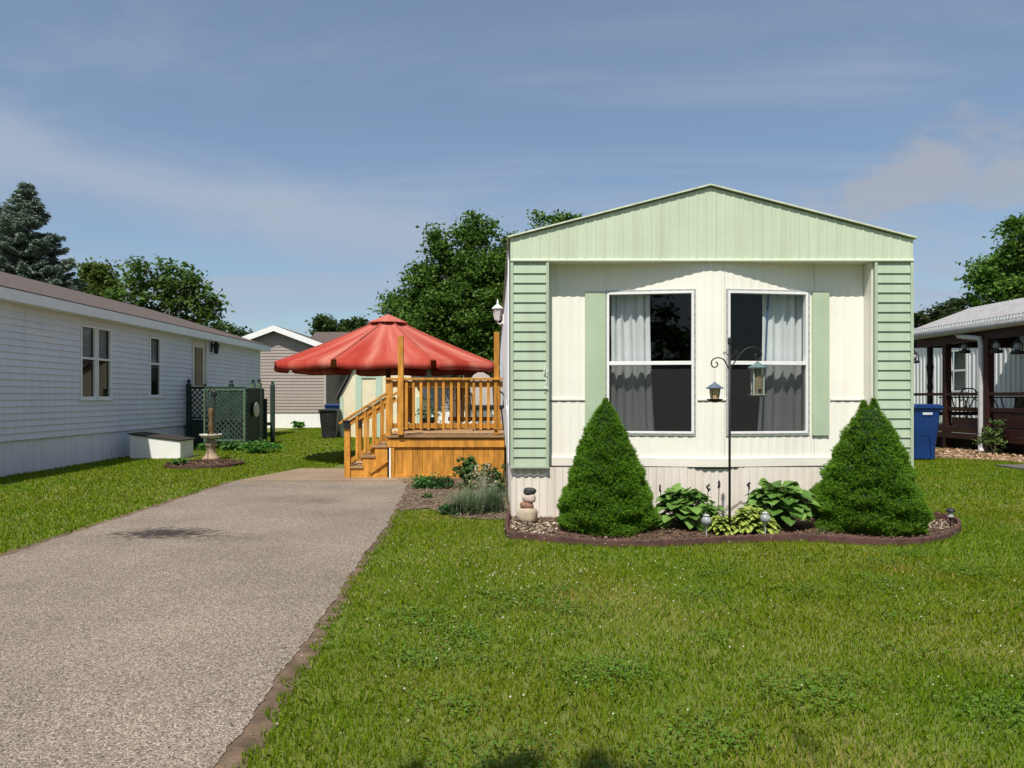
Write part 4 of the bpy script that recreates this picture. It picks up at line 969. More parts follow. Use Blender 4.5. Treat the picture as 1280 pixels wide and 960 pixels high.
# cream shed
def shed():
    Y = 23.0; t = thing('garden_shed', 'cream barn roof shed with sage green trim behind the deck', 'shed', (-3.7, Y, 0))
    xl, xr = PX(425, Y), PX(527, Y); c = (xl+xr)/2
    prof = [(xl, 0), (xr, 0), (xr, 1.32), (xr-.42, 2.15), (c, 2.62), (xl+.42, 2.15), (xl, 1.32)]
    b = B(); b.prism(prof, Y, Y+2.6); b.obj('wall', mat('shed_cream', (.74, .66, .48), .6, .06, 2, streak=.2), t)
    b = B(); P2 = [(xl-.12, 1.26), (xl+.38, 2.22), (c, 2.70), (xr-.38, 2.22), (xr+.12, 1.26)]
    for (xa, za), (xb, zb) in zip(P2[:-1], P2[1:]): b.add([(xa, Y-.12, za), (xb, Y-.12, zb), (xb, Y+2.7, zb), (xa, Y+2.7, za), (xa, Y-.12, za-.05), (xb, Y-.12, zb-.05), (xb, Y+2.7, zb-.05), (xa, Y+2.7, za-.05)], [(0, 1, 2, 3), (7, 6, 5, 4), (4, 5, 1, 0), (6, 7, 3, 2), (0, 3, 7, 4), (1, 5, 6, 2)])
    b.obj('roof', mat('shed_roof', (.10, .11, .12), .8), t)
    tr = mat('shed_trim', (.42, .55, .44), .6, .06)
    for px, w in ((427, .10), (448.5, .2), (473.5, .2), (523, .12)): x = PX(px, Y); b = B(); b.box(x-w/2, x+w/2, Y-.03, Y-.001, 0, 1.3 if px in (427, 523) else 2.0); b.obj('trim', tr, t)
    b = B(); b.box(PX(448, Y), PX(474, Y), Y-.035, Y-.03, 1.9, 2.03); b.obj('trim', tr, t)
    b = B(); b.box(PX(456, Y), PX(466, Y), Y-.03, Y-.001, 1.0, 1.05); b.obj('hinge', tr, t)
shed()

# ------------------------------------------------------------------ wheelie bins
def bin_(x, y, h, w, m, label, plate, rz=0.):
    t = thing('wheelie_bin', label, 'wheelie bin', (x, y, 0)); t.rotation_euler = (0, 0, rz)
    d = w*1.1; b = B(); n = 6
    prof = [(.78, .03), (.80, .25), (.92, .55), (.97, .8), (1.0, .9)]
    V = []
    for k, z in prof:
        a = w/2*k; c = d/2*k; r = .05
        for (sx, sy) in ((-1, -1), (1, -1), (1, 1), (-1, 1)):
            for q in ((0, 1), (1, 0)) if sx*sy > 0 else ((1, 0), (0, 1)): V.append((sx*(a-r*q[0]*(1)), sy*(c-r*q[1]), z*h))
    Fc = [(j*8+k, j*8+(k+1) % 8, (j+1)*8+(k+1) % 8, (j+1)*8+k) for j in range(len(prof)-1) for k in range(8)]
    Fc += [tuple(reversed(range(8))), tuple((len(prof)-1)*8+k for k in range(8))]
    b.add(V, Fc); b.box(-w/2*1.04, w/2*1.04, -d/2*1.04, d/2*1.02, h*.88, h*.915)
    b.box(-w*.20, w*.2, -d*.50, -d*.44, h*.79, h*.815); b.box(-w*.10, w*.12, -d*.455, -d*.42, h*.455, h*.475)
    b.bar((w*.14, -d*.45, h*.47), (w*.19, -d*.405, h*.10), .03, .03, (0, 1, 0)); b.bar((-w*.14, -d*.47, h*.80), (-w*.12, -d*.45, h*.45), .02, .02, (0, 1, 0))
    body = b.obj('body', m, t, local=True, bevel=.012)
    b = B(); b.prism([(-w*.54, h*.92), (w*.54, h*.92), (w*.53, h*.965), (w*.40, h*1.0), (-w*.40, h*1.0), (-w*.53, h*.965)], -d*.56, d*.55); lid = b.obj('lid', m, t, local=True, bevel=.015)
    b = B(); b.tube([(-w*.4, d*.6, h*.93), (w*.4, d*.6, h*.93)], .018, 8); b.obj('handle', m, t, local=True)
    for sx in (-1, 1):
        b = B(); b.tube([(sx*w*.42-.03, d*.45, .1), (sx*w*.42+.03, d*.45, .1)], .1, 16); b.obj('wheel', BLACKP, t, local=True)
    if plate:
        b = B(); b.box(-w*.17, w*.17, -d*.506, -d*.50, h*.815, h*.855); b.obj('label_plate', mat('plate_white', (.55, .6, .62), .5, .3, 60), body, local=True)
bin_(8.74, 14.9, 1.15, .58, BLUE, 'tall blue recycling bin on the lawn right of the cream home', True)
bin_(PX(412.5, 22.6), 22.6, .92, .55, BLACKP, 'black rubbish bin beside the cream shed', False)
bin_(PX(417, 25.2), 25.2, 1.05, .5, BLUE, 'blue bin mostly hidden behind the black bin', False)

# ------------------------------------------------------------------ right neighbour with dark porch
def right_home():
    t = thing('mobile_home', 'white ribbed metal home behind the dark red porch', 'mobile home', (14.2, 18, 0))
    X = 14.2; b = B(); hl = [(27-21.1, 27-19.7, 1.35, 2.6)]
    # facing -X : from far to near
    hl = [(30-PXY(1210, X), 30-PXY(1188, X)) for _ in (0,)]
    s1, s0 = 30-PXY(1188, X), 30-PXY(1210, X)
    a, c = min(s0, s1), max(s0, s1)
    b.rib((X, 30), (X, 12), .5, 3.2, .19, .05, .02, holes=[(a, c, 1.45, 2.75)], slope=.02); b.obj('wall', mat('white_rib', (.76, .76, .78), .5, .04, 2, streak=.2), t)
    b = B(); b.rib((X+.02, 30), (X+.02, 12), 0, .5, .19, .03, .01); b.obj('skirting', WHITE, t)
    ya, yb = 30-c, 30-a; f = B(); w = .07
    f.box(X-.03, X+.04, ya, ya+w, 1.45, 2.75); f.box(X-.03, X+.04, yb-w, yb, 1.45, 2.75); f.box(X-.032, X+.04, ya+w, yb-w, 1.45, 1.5); f.box(X-.032, X+.04, ya+w, yb-w, 2.7, 2.75); f.box(X-.026, X+.04, ya+w, yb-w, 2.08, 2.14)
    wn = f.obj('window', TRIMW, t); f = B(); f.quad((X, ya+w, 1.5), (X, yb-w, 1.5), (X, yb-w, 2.7), (X, ya+w, 2.7)); f.obj('pane', GLASS, wn)
    f = B(); f.box(X+.12, X+.14, ya, yb, 1.4, 2.8); f.obj('blind', mat('grey_blind', (.16, .17, .15), .8, .2, 6), wn)
    b = B(); b.quad((X-.1, 12, 3.2), (X-.1, 30, 3.2), (X+2, 30, 3.75), (X+2, 12, 3.75)); b.quad((X+4.2, 12, 3.2), (X+2, 12, 3.75), (X+2, 30, 3.75), (X+4.2, 30, 3.2)); b.obj('roof', GALV, t)
    b = B(); b.poly([(X, 12, 0), (X+4, 12, 0), (X+4, 12, 3.2), (X+2, 12, 3.73), (X, 12, 3.2)]); b.obj('end_wall', WHITE, t)
def PXY(px, X): return 900*X/(px-620)
right_home()
def right_porch():
    t = thing('covered_porch', 'dark red wooden porch with grey tin roof at right', 'porch', (12.6, 16, 0))
    XE = 11.2; YF, YN = 19.5, 11.5; xr, zr, ze = 12.85, 3.68, 3.06
    b = B(); n = 60
    for side in (0, 1):
        xa, xb = (XE, xr) if side == 0 else (14.25, xr); za = ze
        for k in range(n):
            y0 = YF+(YN-YF)*k/n; y1 = YF+(YN-YF)*(k+1)/n; ym = (y0+y1)/2
            b.quad((xa, y0, za), (xb, y0, zr), (xb, ym, zr+.02), (xa, ym, za+.02)); b.quad((xa, ym, za+.02), (xb, ym, zr+.02), (xb, y1, zr), (xa, y1, za))
    r_ = b.obj('roof', GALV, t); so = r_.modifiers.new('thick', 'SOLIDIFY'); so.thickness = .02
    b = B()  # scalloped eave edge
    for k in range(80):
        y0 = YF+(YN-YF)*k/80; b.box(XE-.03, XE-.01, y0-.07, y0, ze-.07, ze+.012)
    b.obj('scalloped_edge', TRIMW, t)
    b = B(); b.tube([(XE-.02, YF, ze-.16), (XE-.02, YN, ze-.16)], .085, 10); b.obj('gutter', GALV, t, smooth=True)
    b = B(); b.box(XE+.08, 14.2, YN, YF, ze-.09, ze-.06); b.obj('ceiling', mat('porch_ceiling', (.06, .035, .03), .8), t)
    b = B(); b.box(XE+.1, XE+.22, YN, YF, 2.62, ze-.1); b.box(XE+.1, 14.1, YF-.12, YF, 2.62, ze-.1); b.obj('beam', MAHO, t)
    for (x, y) in ((XE+.16, PXY(1183.5, 11.36)), (XE+.16, PXY(1236, 11.36)), (XE+.16, 14.7), (XE+.16, 12.8)):
        b = B(); b.box(x-.075, x+.075, y-.075, y+.075, 0, 2.62); b.obj('post', MAHO, t, bevel=.008)
    x, y = PX(1162.5, 19.3), 19.3
    b = B(); b.lathe([(.07, .5), (.07, 1.4), (.055, 1.45), (.075, 1.55), (.06, 1.7), (.075, 2.0), (.09, 2.1), (.07, 2.2), (.075, 2.65)], (x, y, 0), 10); b.obj('turned_post', mat('near_black_wood', (.02, .01, .01), .6), t)
    FLZ = .58
    b = B(); b.box(XE+.1, 14.1, YN, YF, FLZ-.05, FLZ); b.obj('floor', MAHO, t)
    b = B(); b.box(XE+.06, XE+.10, YN, YF, .28, .42); b.box(XE+.06, XE+.10, YN, YF, .43, .57); b.obj('fascia', MAHO, t, bevel=.005)
    b = B(); b.box(XE+.3, XE+.35, YN, YF, 0, .3); b.obj('crawl_space', mat('porch_black', (.012, .008, .008), .9), t)
    b = B(); b.box(XE+.1, XE+.2, YN, YF, 1.33, 1.40); b.box(XE+.12, XE+.17, YN, YF, .95, 1.05); b.box(XE+.1, 14.1, YF-.1, YF-.0, 1.33, 1.40); b.box(XE+.1, 14.1, YF-.08, YF-.03, .80, .90)
    rl = b.obj('railing', MAHO, t, bevel=.004)
    b = B(); b.box(13.9, 13.93, YN, YF-.2, .62, 1.3); b.box(XE+.13, XE+.16, 12, 16.4, .62, .93); b.box(XE+.13, XE+.16, 16.7, 17.9, .62, .80); b.obj('darkening_boards', MAHO, t)  # dark boards added to make the open porch look darker
    # downspout
    Y = 16.75; xo = PX(1226, Y); b = B(); zt = 2.62
    b.tube([(PX(1196, 17.6), 17.6, ze-.2), (PX(1197, 17.6), 17.55, 2.78), (PX(1210, 17.1), 17.0, 2.70), (xo-.03, Y, 2.66), (xo, Y, 2.5), (xo, Y, .12), (xo-.02, Y-.06, .02)], .058, 8); b.obj('downspout', mat('grey_downspout', (.50, .49, .50), .45, .12, 6), t)
right_porch()
def hanging_lantern(px, Y, py, label):
    X = PX(px, Y); z = PZ(py, Y); t = thing('hanging_lantern', label, 'lantern', (X, Y, z), 'black lanterns hanging under the tin roof')
    b = B(); b.tube([(X, Y, z+.32), (X, Y, z+.16)], .008, 6); b.tube([(X-.11, Y, z-.1), (X-.12, Y, z+.06), (X, Y, z+.17), (X+.12, Y, z+.06), (X+.11, Y, z-.1)], .010, 6); b.obj('bail', BLACK, t)
    b = B(); b.lathe([(.12, -.17), (.13, -.11), (.06, -.09), (.05, -.08)], (X, Y, z), 12); b.lathe([(.05, .07), (.075, .09), (.05, .13), (.02, .15)], (X, Y, z), 12); b.obj('body', BLACK, t, smooth=True)
    b = B(); b.lathe([(.05, -.08), (.075, -.02), (.05, .07)], (X, Y, z), 12); b.obj('globe', mat('smoky_glass', (.25, .25, .25), .15, .1), t, smooth=True)
hanging_lantern(1205.5, 17.6, 433, 'black lantern hanging in front of the porch window')
hanging_lantern(1245.5, 16.3, 432, 'black lantern hanging just right of the thick porch post')
hanging_lantern(1271.5, 15.7, 433, 'black lantern hanging at right edge of the picture')
hanging_lantern(1142.5, 19.2, 446, 'black lantern peeking out beside green corner of cream home')
def iron_chair(x, y, rz, label):
    t = thing('iron_chair', label, 'chair', (x, y, .58), 'black iron chairs on the dark porch'); t.rotation_euler = (0, 0, rz)
    b = B(); b.box(-.23, .23, -.23, .23, .40, .43); b.obj('seat', BLACK, t, local=True)
    b = B(); b.tube([(-.23, .22, .0), (-.23, .23, .45), (-.22, .27, .8), (-.1, .29, .93), (.1, .29, .93), (.22, .27, .8), (.23, .23, .45), (.23, .22, 0)], .017, 6)
    for k in (-.12, 0, .12): b.tube([(k, .23, .43), (k*1.2, .285, .9)], .01, 5)
    b.tube([(-.2, .25, .6), (0, .275, .82), (.2, .25, .6)], .01, 5); b.obj('backrest', BLACK, t, local=True)
    for sx in (-1, 1): b = B(); b.tube([(sx*.23, -.23, .43), (sx*.24, -.26, 0)], .015, 6); b.obj('leg', BLACK, t, local=True)
    for sx in (-1, 1): b = B(); b.tube([(sx*.24, .25, .64), (sx*.26, -.18, .64), (sx*.24, -.22, .43)], .014, 6); b.obj('armrest', BLACK, t, local=True)
iron_chair(12.2, 18.4, 2.2, 'black iron porch chair left of the grey downspout')
iron_chair(12.4, 16.2, -1.2, 'black iron porch chair right of the thick post')
def porch_table(x, y, lab):
    t = thing('patio_table', lab, 'table', (x, y, .58))
    b = B(); b.lathe([(.45, 1.27), (.47, 1.285), (.47, 1.30), (.0, 1.305)], (x, y, 0), 24); b.obj('tabletop', BLACK, t)
    for k in range(4):
        a = k*math.pi/2+.5; b = B(); b.tube([(x+.36*math.cos(a), y+.36*math.sin(a), .58), (x+.2*math.cos(a), y+.2*math.sin(a), .95), (x+.36*math.cos(a), y+.36*math.sin(a), 1.28)], .015, 6); b.obj('leg', BLACK, t)
porch_table(12.4, 17.4, 'round black patio table at the right picture edge on the dark porch')
porch_table(11.95, 18.55, 'round black patio table under the porch window left of the downspout')

# ------------------------------------------------------------------ front flower bed
def edging():
    b = B(); n = len(EDGE_S); V = []; Fc = []
    # arclength scallops
    d = np.concatenate([[0], np.cumsum(np.linalg.norm(np.diff(EDGE_S, axis=0), axis=1))]); tot = d[-1]; m = int(tot/.012)
    q = np.linspace(0, tot, m); xs = np.interp(q, d, EDGE_S[:, 0]); ysn = np.interp(q, d, EDGE_S[:, 1])
    for i in range(m):
        i0, i1 = max(i-1, 0), min(i+1, m-1); tx, ty = xs[i1]-xs[i0], ysn[i1]-ysn[i0]; l = math.hypot(tx, ty)+1e-9; nx, ny = ty/l, -tx/l
        h = .062+.012*abs(math.sin(q[i]*math.pi/.085))+.006*math.sin(q[i]*2.1); w = .022
        V += [(xs[i]+nx*w, ysn[i]+ny*w, 0), (xs[i]+nx*w*.8, ysn[i]+ny*w*.8, h*.85), (xs[i]+nx*w*.3, ysn[i]+ny*w*.3, h), (xs[i]-nx*w*.6, ysn[i]-ny*w*.6, h*.92), (xs[i]-nx*w, ysn[i]-ny*w, 0)]
    for i in range(m-1):
        for k in range(4): Fc.append((5*i+k, 5*i+5+k, 5*i+6+k, 5*i+1+k))
    b.add(V, Fc); tag(b.obj('garden_edging', EDGE, loc=(2.3, 6.5, 0)), 'long scalloped brown edging curving round the front flower bed', 'edging')
edging()
def stone(px0, px1, py0, py1, col, name, label, flat=False):
    Y = 7.32; x0, x1, z1, z0 = PX(px0, Y), PX(px1, Y), PZ(py0, Y), PZ(py1, Y)
    c = ((x0+x1)/2, Y, (z0+z1)/2); b = B(); n, m = 18, 10; V = []; sd_ = random.random()*9
    for j in range(m+1):
        ph = -math.pi/2+math.pi*j/m
        for i in range(n):
            a = 2*math.pi*i/n; k = 1+.06*math.sin(3*a+sd_)+.05*math.sin(2*ph*2+a+sd_)
            cx = math.copysign(abs(math.cos(ph))**.7, math.cos(ph))
            V.append((c[0]+(x1-x0)/2*cx*math.cos(a)*k, c[1]+(x1-x0)*.42*cx*math.sin(a)*k, c[2]+(z1-z0)/2*math.copysign(abs(math.sin(ph))**.8, ph)*1.02))
    Fc = [(j*n+i, j*n+(i+1) % n, (j+1)*n+(i+1) % n, (j+1)*n+i) for j in range(m) for i in range(n)]
    b.add(V, Fc); tag(b.obj('stone', mat(name, col, .75, .2, 12, bump=.4, bscale=60), loc=(c[0], c[1], z0), smooth=True), label, 'stone', 'stones stacked by the corner of the cream home')
stone(646, 673, 634, 654, (.42, .34, .25), 'stone_tan', 'large tan stone at the bottom of the stacked stones')
stone(650, 667, 626.5, 637, (.25, .13, .09), 'stone_brown', 'reddish brown stone second from bottom of the stacked stones')
stone(653.5, 670.5, 617, 628.5, (.50, .40, .34), 'stone_pink', 'pale pinkish stone just under the dark top stone')
stone(654, 670, 609.5, 618.5, (.05, .05, .055), 'stone_black', 'dark grey stone on top of the stacked stones')

def cone_spruce(cx, cy, rb, h, label, tips, seed, table):
    g = np.random.default_rng(seed); t = thing('conical_spruce', label, 'conifer', (cx, cy, 0), 'cone shaped dwarf spruces in the front bed')
    def prof(u): return rb*np.interp(u, *table)
    ph = g.uniform(0, 6, 8)
    def rad(u, a):
        k = 1+.05*np.sin(3*a+ph[0]+5*u)+.045*np.sin(5*a+ph[1]+u*11)+.075*np.sin(u*38+1.2*np.sin(2*a+ph[2]))*np.sin(a*4+ph[3])+.06*np.abs(np.sin(u*15+ph[4]+.7*np.sin(3*a+ph[5])))-.03
        return prof(u)*k
    # dense inner body
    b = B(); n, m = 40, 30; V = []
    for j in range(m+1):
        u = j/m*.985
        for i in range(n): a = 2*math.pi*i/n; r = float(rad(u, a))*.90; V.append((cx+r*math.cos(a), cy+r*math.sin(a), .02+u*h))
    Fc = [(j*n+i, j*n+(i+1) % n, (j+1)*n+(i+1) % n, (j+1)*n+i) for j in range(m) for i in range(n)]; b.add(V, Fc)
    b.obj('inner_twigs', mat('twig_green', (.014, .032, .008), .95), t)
    N_ = 13500; u = 1-np.sqrt(g.random(N_)); u = np.clip(u+g.normal(0, .01, N_), 0, .995); a = g.uniform(0, 2*np.pi, N_)
    extra = [(tx, tz) for tx, tz in tips]
    r = rad(u, a)*g.uniform(.90, 1.05, N_); P_ = np.stack([cx+r*np.cos(a), cy+r*np.sin(a), .02+u*h], 1); O = np.stack([np.cos(a), np.sin(a), np.full(N_, .55)], 1)
    for (tx, tz) in extra:
        q = 180; aa = g.uniform(0, 2*np.pi, q); uu = g.random(q); rr = .055*(1-uu)+.006
        P_ = np.concatenate([P_, np.stack([cx+tx+rr*np.cos(aa), cy+rr*np.sin(aa), h*.93+(tz-h*.93)*uu], 1)]); O = np.concatenate([O, np.stack([np.cos(aa)*.6, np.sin(aa)*.6, np.full(q, 1.)], 1)])
    # each shoot: 9 needles fanning around an outward axis
    K = 10; M = len(P_); O = O/np.linalg.norm(O, axis=1, keepdims=True)
    base = np.repeat(P_, K, 0); ax = np.repeat(O, K, 0); dv = g.normal(size=(M*K, 3)); dv = ax*1.0+dv*.62; dv /= np.linalg.norm(dv, axis=1, keepdims=True)
    ln = g.uniform(.014, .029, (M*K, 1)); base = base+ax*g.uniform(-.012, .014, (M*K, 1)); side = np.cross(dv, g.normal(size=(M*K, 3))); side /= np.linalg.norm(side, axis=1, keepdims=True); w = .0026
    V = np.stack([base-side*w, base+side*w, base+dv*ln+side*w*.5, base+dv*ln-side*w*.5], 1).reshape(-1, 3)
    cl = .5+.5*np.sin(P_[:, 0]*31+2*np.sin(P_[:, 2]*27))*np.sin(P_[:, 2]*23+2*np.sin(P_[:, 1]*29)); tone = np.repeat(np.clip(.35*g.random(M)+.35*cl, 0, 1), K)+.3*g.random(M*K)
    np_mesh('needles', V, np.arange(4*M*K).reshape(-1, 4), foliage('spruce_needles', (.045, .125, .007), (.20, .38, .030), .3, .55, .2), t, tone=np.repeat(tone, 4))
    b = B(); b.tube([(cx, cy, 0), (cx, cy, .2)], .04, 8); b.obj('trunk', BARK, t)
cone_spruce(1.075, 7.05, .435, 1.22, 'cone shaped dwarf spruce beneath the left front window', [(.0, 1.27), (-.03, 1.2)], 11, ([0, .03, .18, .28, .445, .61, .78, .95, 1], [.92, .98, 1, .88, .74, .565, .39, .15, .05]))
cone_spruce(3.645, 7.03, .465, 1.17, 'broad cone shaped dwarf spruce with twin tips by right corner of home', [(-.055, 1.25), (.045, 1.27), (.0, 1.2)], 23, ([0, .03, .16, .28, .45, .63, .80, .92, 1], [.88, .93, 1, .925, .775, .62, .45, .27, .13]))

def hosta(cx, cy, n, ln, wd, rad, h, cols, label, name='hosta', trans=.3, seed=1, lift=.0, flat=.5):
    g = np.random.default_rng(seed); V = []; Fc = []; T = []; cnt = 0; st = B()
    for k in range(n):
        a = g.uniform(0, 2*math.pi); ring = (k+.5)/n; L_ = ln*g.uniform(.75, 1.15); W_ = wd*g.uniform(.8, 1.15)
        rr = rad*(.15+.75*ring)*g.uniform(.8, 1.1); zz = lift+h*(1-.70*ring**2.2)*g.uniform(.72, 1.08)
        c, s = math.cos(a), math.sin(a); bx, by = cx+c*rr*.55, cy+s*rr*.55
        tilt = .55-.65*ring+g.normal(0, .15); roll = g.normal(0, .25); tone = g.random()
        nu, nv = 7, 5
        for i in range(nu):
            u = i/(nu-1)
            wid = W_*math.sin(math.pi*min(1, (u*.92+.05)))**.75*(1-.25*u) if u < 1 else .004
            out = L_*u; z0 = zz+L_*(math.sin(tilt)*u-.55*flat*u*u*1.3)
            for j in range(nv):
                v = (j/(nv-1)-.5)*2
                wv = v*wid; cup = .22*abs(v)**1.6*wid+.05*wid*math.sin(u*9+v*3+k); x = bx+c*(out*math.cos(tilt)*.95)-s*wv; y = by+s*(out*math.cos(tilt)*.95)+c*wv
                V.append((x, y, max(.02, z0+cup+wv*roll))); T.append(tone if cols != 'var' else (tone*.25+(1-abs(v))*.8))
        for i in range(nu-1):
            for j in range(nv-1): Fc.append((cnt+i*nv+j, cnt+(i+1)*nv+j, cnt+(i+1)*nv+j+1, cnt+i*nv+j+1))
        cnt += nu*nv
        st.tube([(cx+c*.02, cy+s*.02, .01), (cx+c*rr*.3, cy+s*rr*.3, zz*.65), (bx, by, zz)], .005, 5, cap=False)
    t = thing(name, label, 'plant', (cx, cy, 0))
    np_mesh('leaves', V, Fc, MATS['hosta_'+('var' if cols == 'var' else 'green')], t, tone=T, smooth=True); st.obj('stems', MATS['stem_green'], t)
    return t
foliage('hosta_green', (.065, .15, .024), (.18, .32, .07), .22, .42, .35); foliage('hosta_var', (.07, .16, .02), (.50, .55, .12), .25, .45, .3)
mat('stem_green', (.10, .17, .05), .6)
hosta(PX(856, 7.15), 7.15, 130, .15, .078, .50, .345, 'green', 'big leaved green hosta right of the left cone spruce', seed=3)
hosta(PX(974, 7.18), 7.18, 160, .16, .082, .56, .385, 'green', 'largest green hosta, left of the twin tipped cone spruce', seed=5)
hosta(PX(940, 6.80), 6.80, 170, .095, .034, .42, .22, 'var', 'yellow edged hosta in front of the largest green hosta', seed=8)
hosta(PX(903, 6.78), 6.80, 90, .075, .026, .22, .15, 'var', 'small pale yellow hosta at foot of the feeder pole', seed=9)
hosta(PX(889, 6.98), 6.98, 45, .11, .042, .2, .25, 'green', 'small green hosta just left of the feeder pole', seed=13)
def blades(cx, cy, n, ln, w, spread, m, label, name, cat='plant', seed=1, top=None, up=1.):
    g = np.random.default_rng(seed); V = []; Fc = []; T = []; c0 = 0
    for k in range(n):
        a = g.uniform(0, 2*math.pi); L_ = ln*g.uniform(.6, 1.1); d = spread*g.uniform(.1, 1); bx, by = cx+g.normal(0, spread*.18), cy+g.normal(0, spread*.18); tone = g.random(); s_ = 5
        for i in range(s_+1):
            u = i/s_; r = d*u**1.7; z = L_*(u-.35*u*u*(d/spread))*up; ww = w*(1-u*.9)
            V += [(bx+math.cos(a)*r-math.sin(a)*ww, by+math.sin(a)*r+math.cos(a)*ww, z), (bx+math.cos(a)*r+math.sin(a)*ww, by+math.sin(a)*r-math.cos(a)*ww, z)]; T += [tone, tone]
        for i in range(s_): Fc.append((c0+2*i, c0+2*i+1, c0+2*i+3, c0+2*i+2))
        c0 += 2*s_+2
    t = thing(name, label, cat, (cx, cy, 0)); np_mesh('blades', V, Fc, m, t, tone=T)
    return t
BL = foliage('blade_green', (.05, .13, .02), (.13, .25, .06), .3)
blades(PX(882, 6.9), 6.88, 70, .26, .006, .16, BL, 'tuft of narrow grassy leaves between the hostas', 'daylily', seed=2)
blades(PX(1027, 6.75), 6.75, 22, .14, .005, .09, BL, 'tiny grassy tuft left of the twin tipped cone spruce', 'daylily', seed=4)
# dark flower stalks of the hostas
for i, (px, pt, Y, lab) in enumerate([(899, 608, 7.3, 'tall dark flower stalk just left of the feeder pole'), (885, 612, 7.3, 'dark flower stalk above the small green hosta'), (936, 610, 7.3, 'dark flower stalk right of the feeder pole'), (826, 613, 7.3, 'dark flower stalk over left edge of the left hosta')]):
    X = PX(px, Y); z = PZ(pt, Y); b = B(); b.tube([(X-.01, Y, .15), (X-.005, Y, z*.7), (X, Y, z)], .004, 5)
    t = thing('flower_stalk', lab, 'plant', (X, Y, .1)); b.obj('stem', MATS['stem_green'], t)
    b = B()
    for k in range(7): b.lathe([(.003, 0), (.010, .012), (.003, .03)], (X+random.uniform(-.012, .012), Y+random.uniform(-.012, .012), z-.02+k*.009), 6)
    b.obj('bud', mat('dark_bud', (.10, .06, .08), .8), t)
# solar garden lights
def globe_light(px, py, yb, label):
    Y = 6.50; X = PX(px, Y); z = PZ(py, Y); t = thing('garden_light', label, 'garden light', (X, Y, 0), 'globe lights in the front bed')
    b = B(); b.tube([(X, Y, 0), (X, Y, z-.03)], .006, 7); b.obj('stake', ALU, t)
    b = B(); m, n = 8, 14; b.lathe([(max(.002, .045*math.cos(-1.5+3.0*j/m)), .045*math.sin(-1.5+3.0*j/m)) for j in range(m+1)], (X, Y, z), n); b.obj('globe', mat('crackle_glass', (.28, .31, .31), .15, .5, 90, spec=.6), t, smooth=True)
    b = B(); b.lathe([(.02, .04), (.03, .05), (.015, .06)], (X, Y, z), 10); b.obj('cap', ALU, t)
globe_light(883, 651, 672, 'crackle globe light in front of the narrow grassy leaves')
globe_light(956.5, 648, 672, 'crackle globe light in front of the yellow edged hosta')
def path_light():
    Y = 7.15; X = PX(1188, Y); t = thing('path_light', 'small black path light at right end of the flower bed', 'garden light', (X, Y, 0))
    b = B(); b.tube([(X, Y, 0), (X, Y, .10)], .007, 6); b.obj('stake', BLACK, t); b = B(); b.lathe([(.022, .10), (.028, .11), (.026, .16)], (X, Y, 0), 10); b.obj('lens', mat('clear_lens', (.45, .46, .44), .2), t)
    b = B(); b.lathe([(.04, .158), (.042, .17), (.03, .19), (.008, .195)], (X, Y, 0), 12); b.obj('cap', BLACK, t)
path_light()
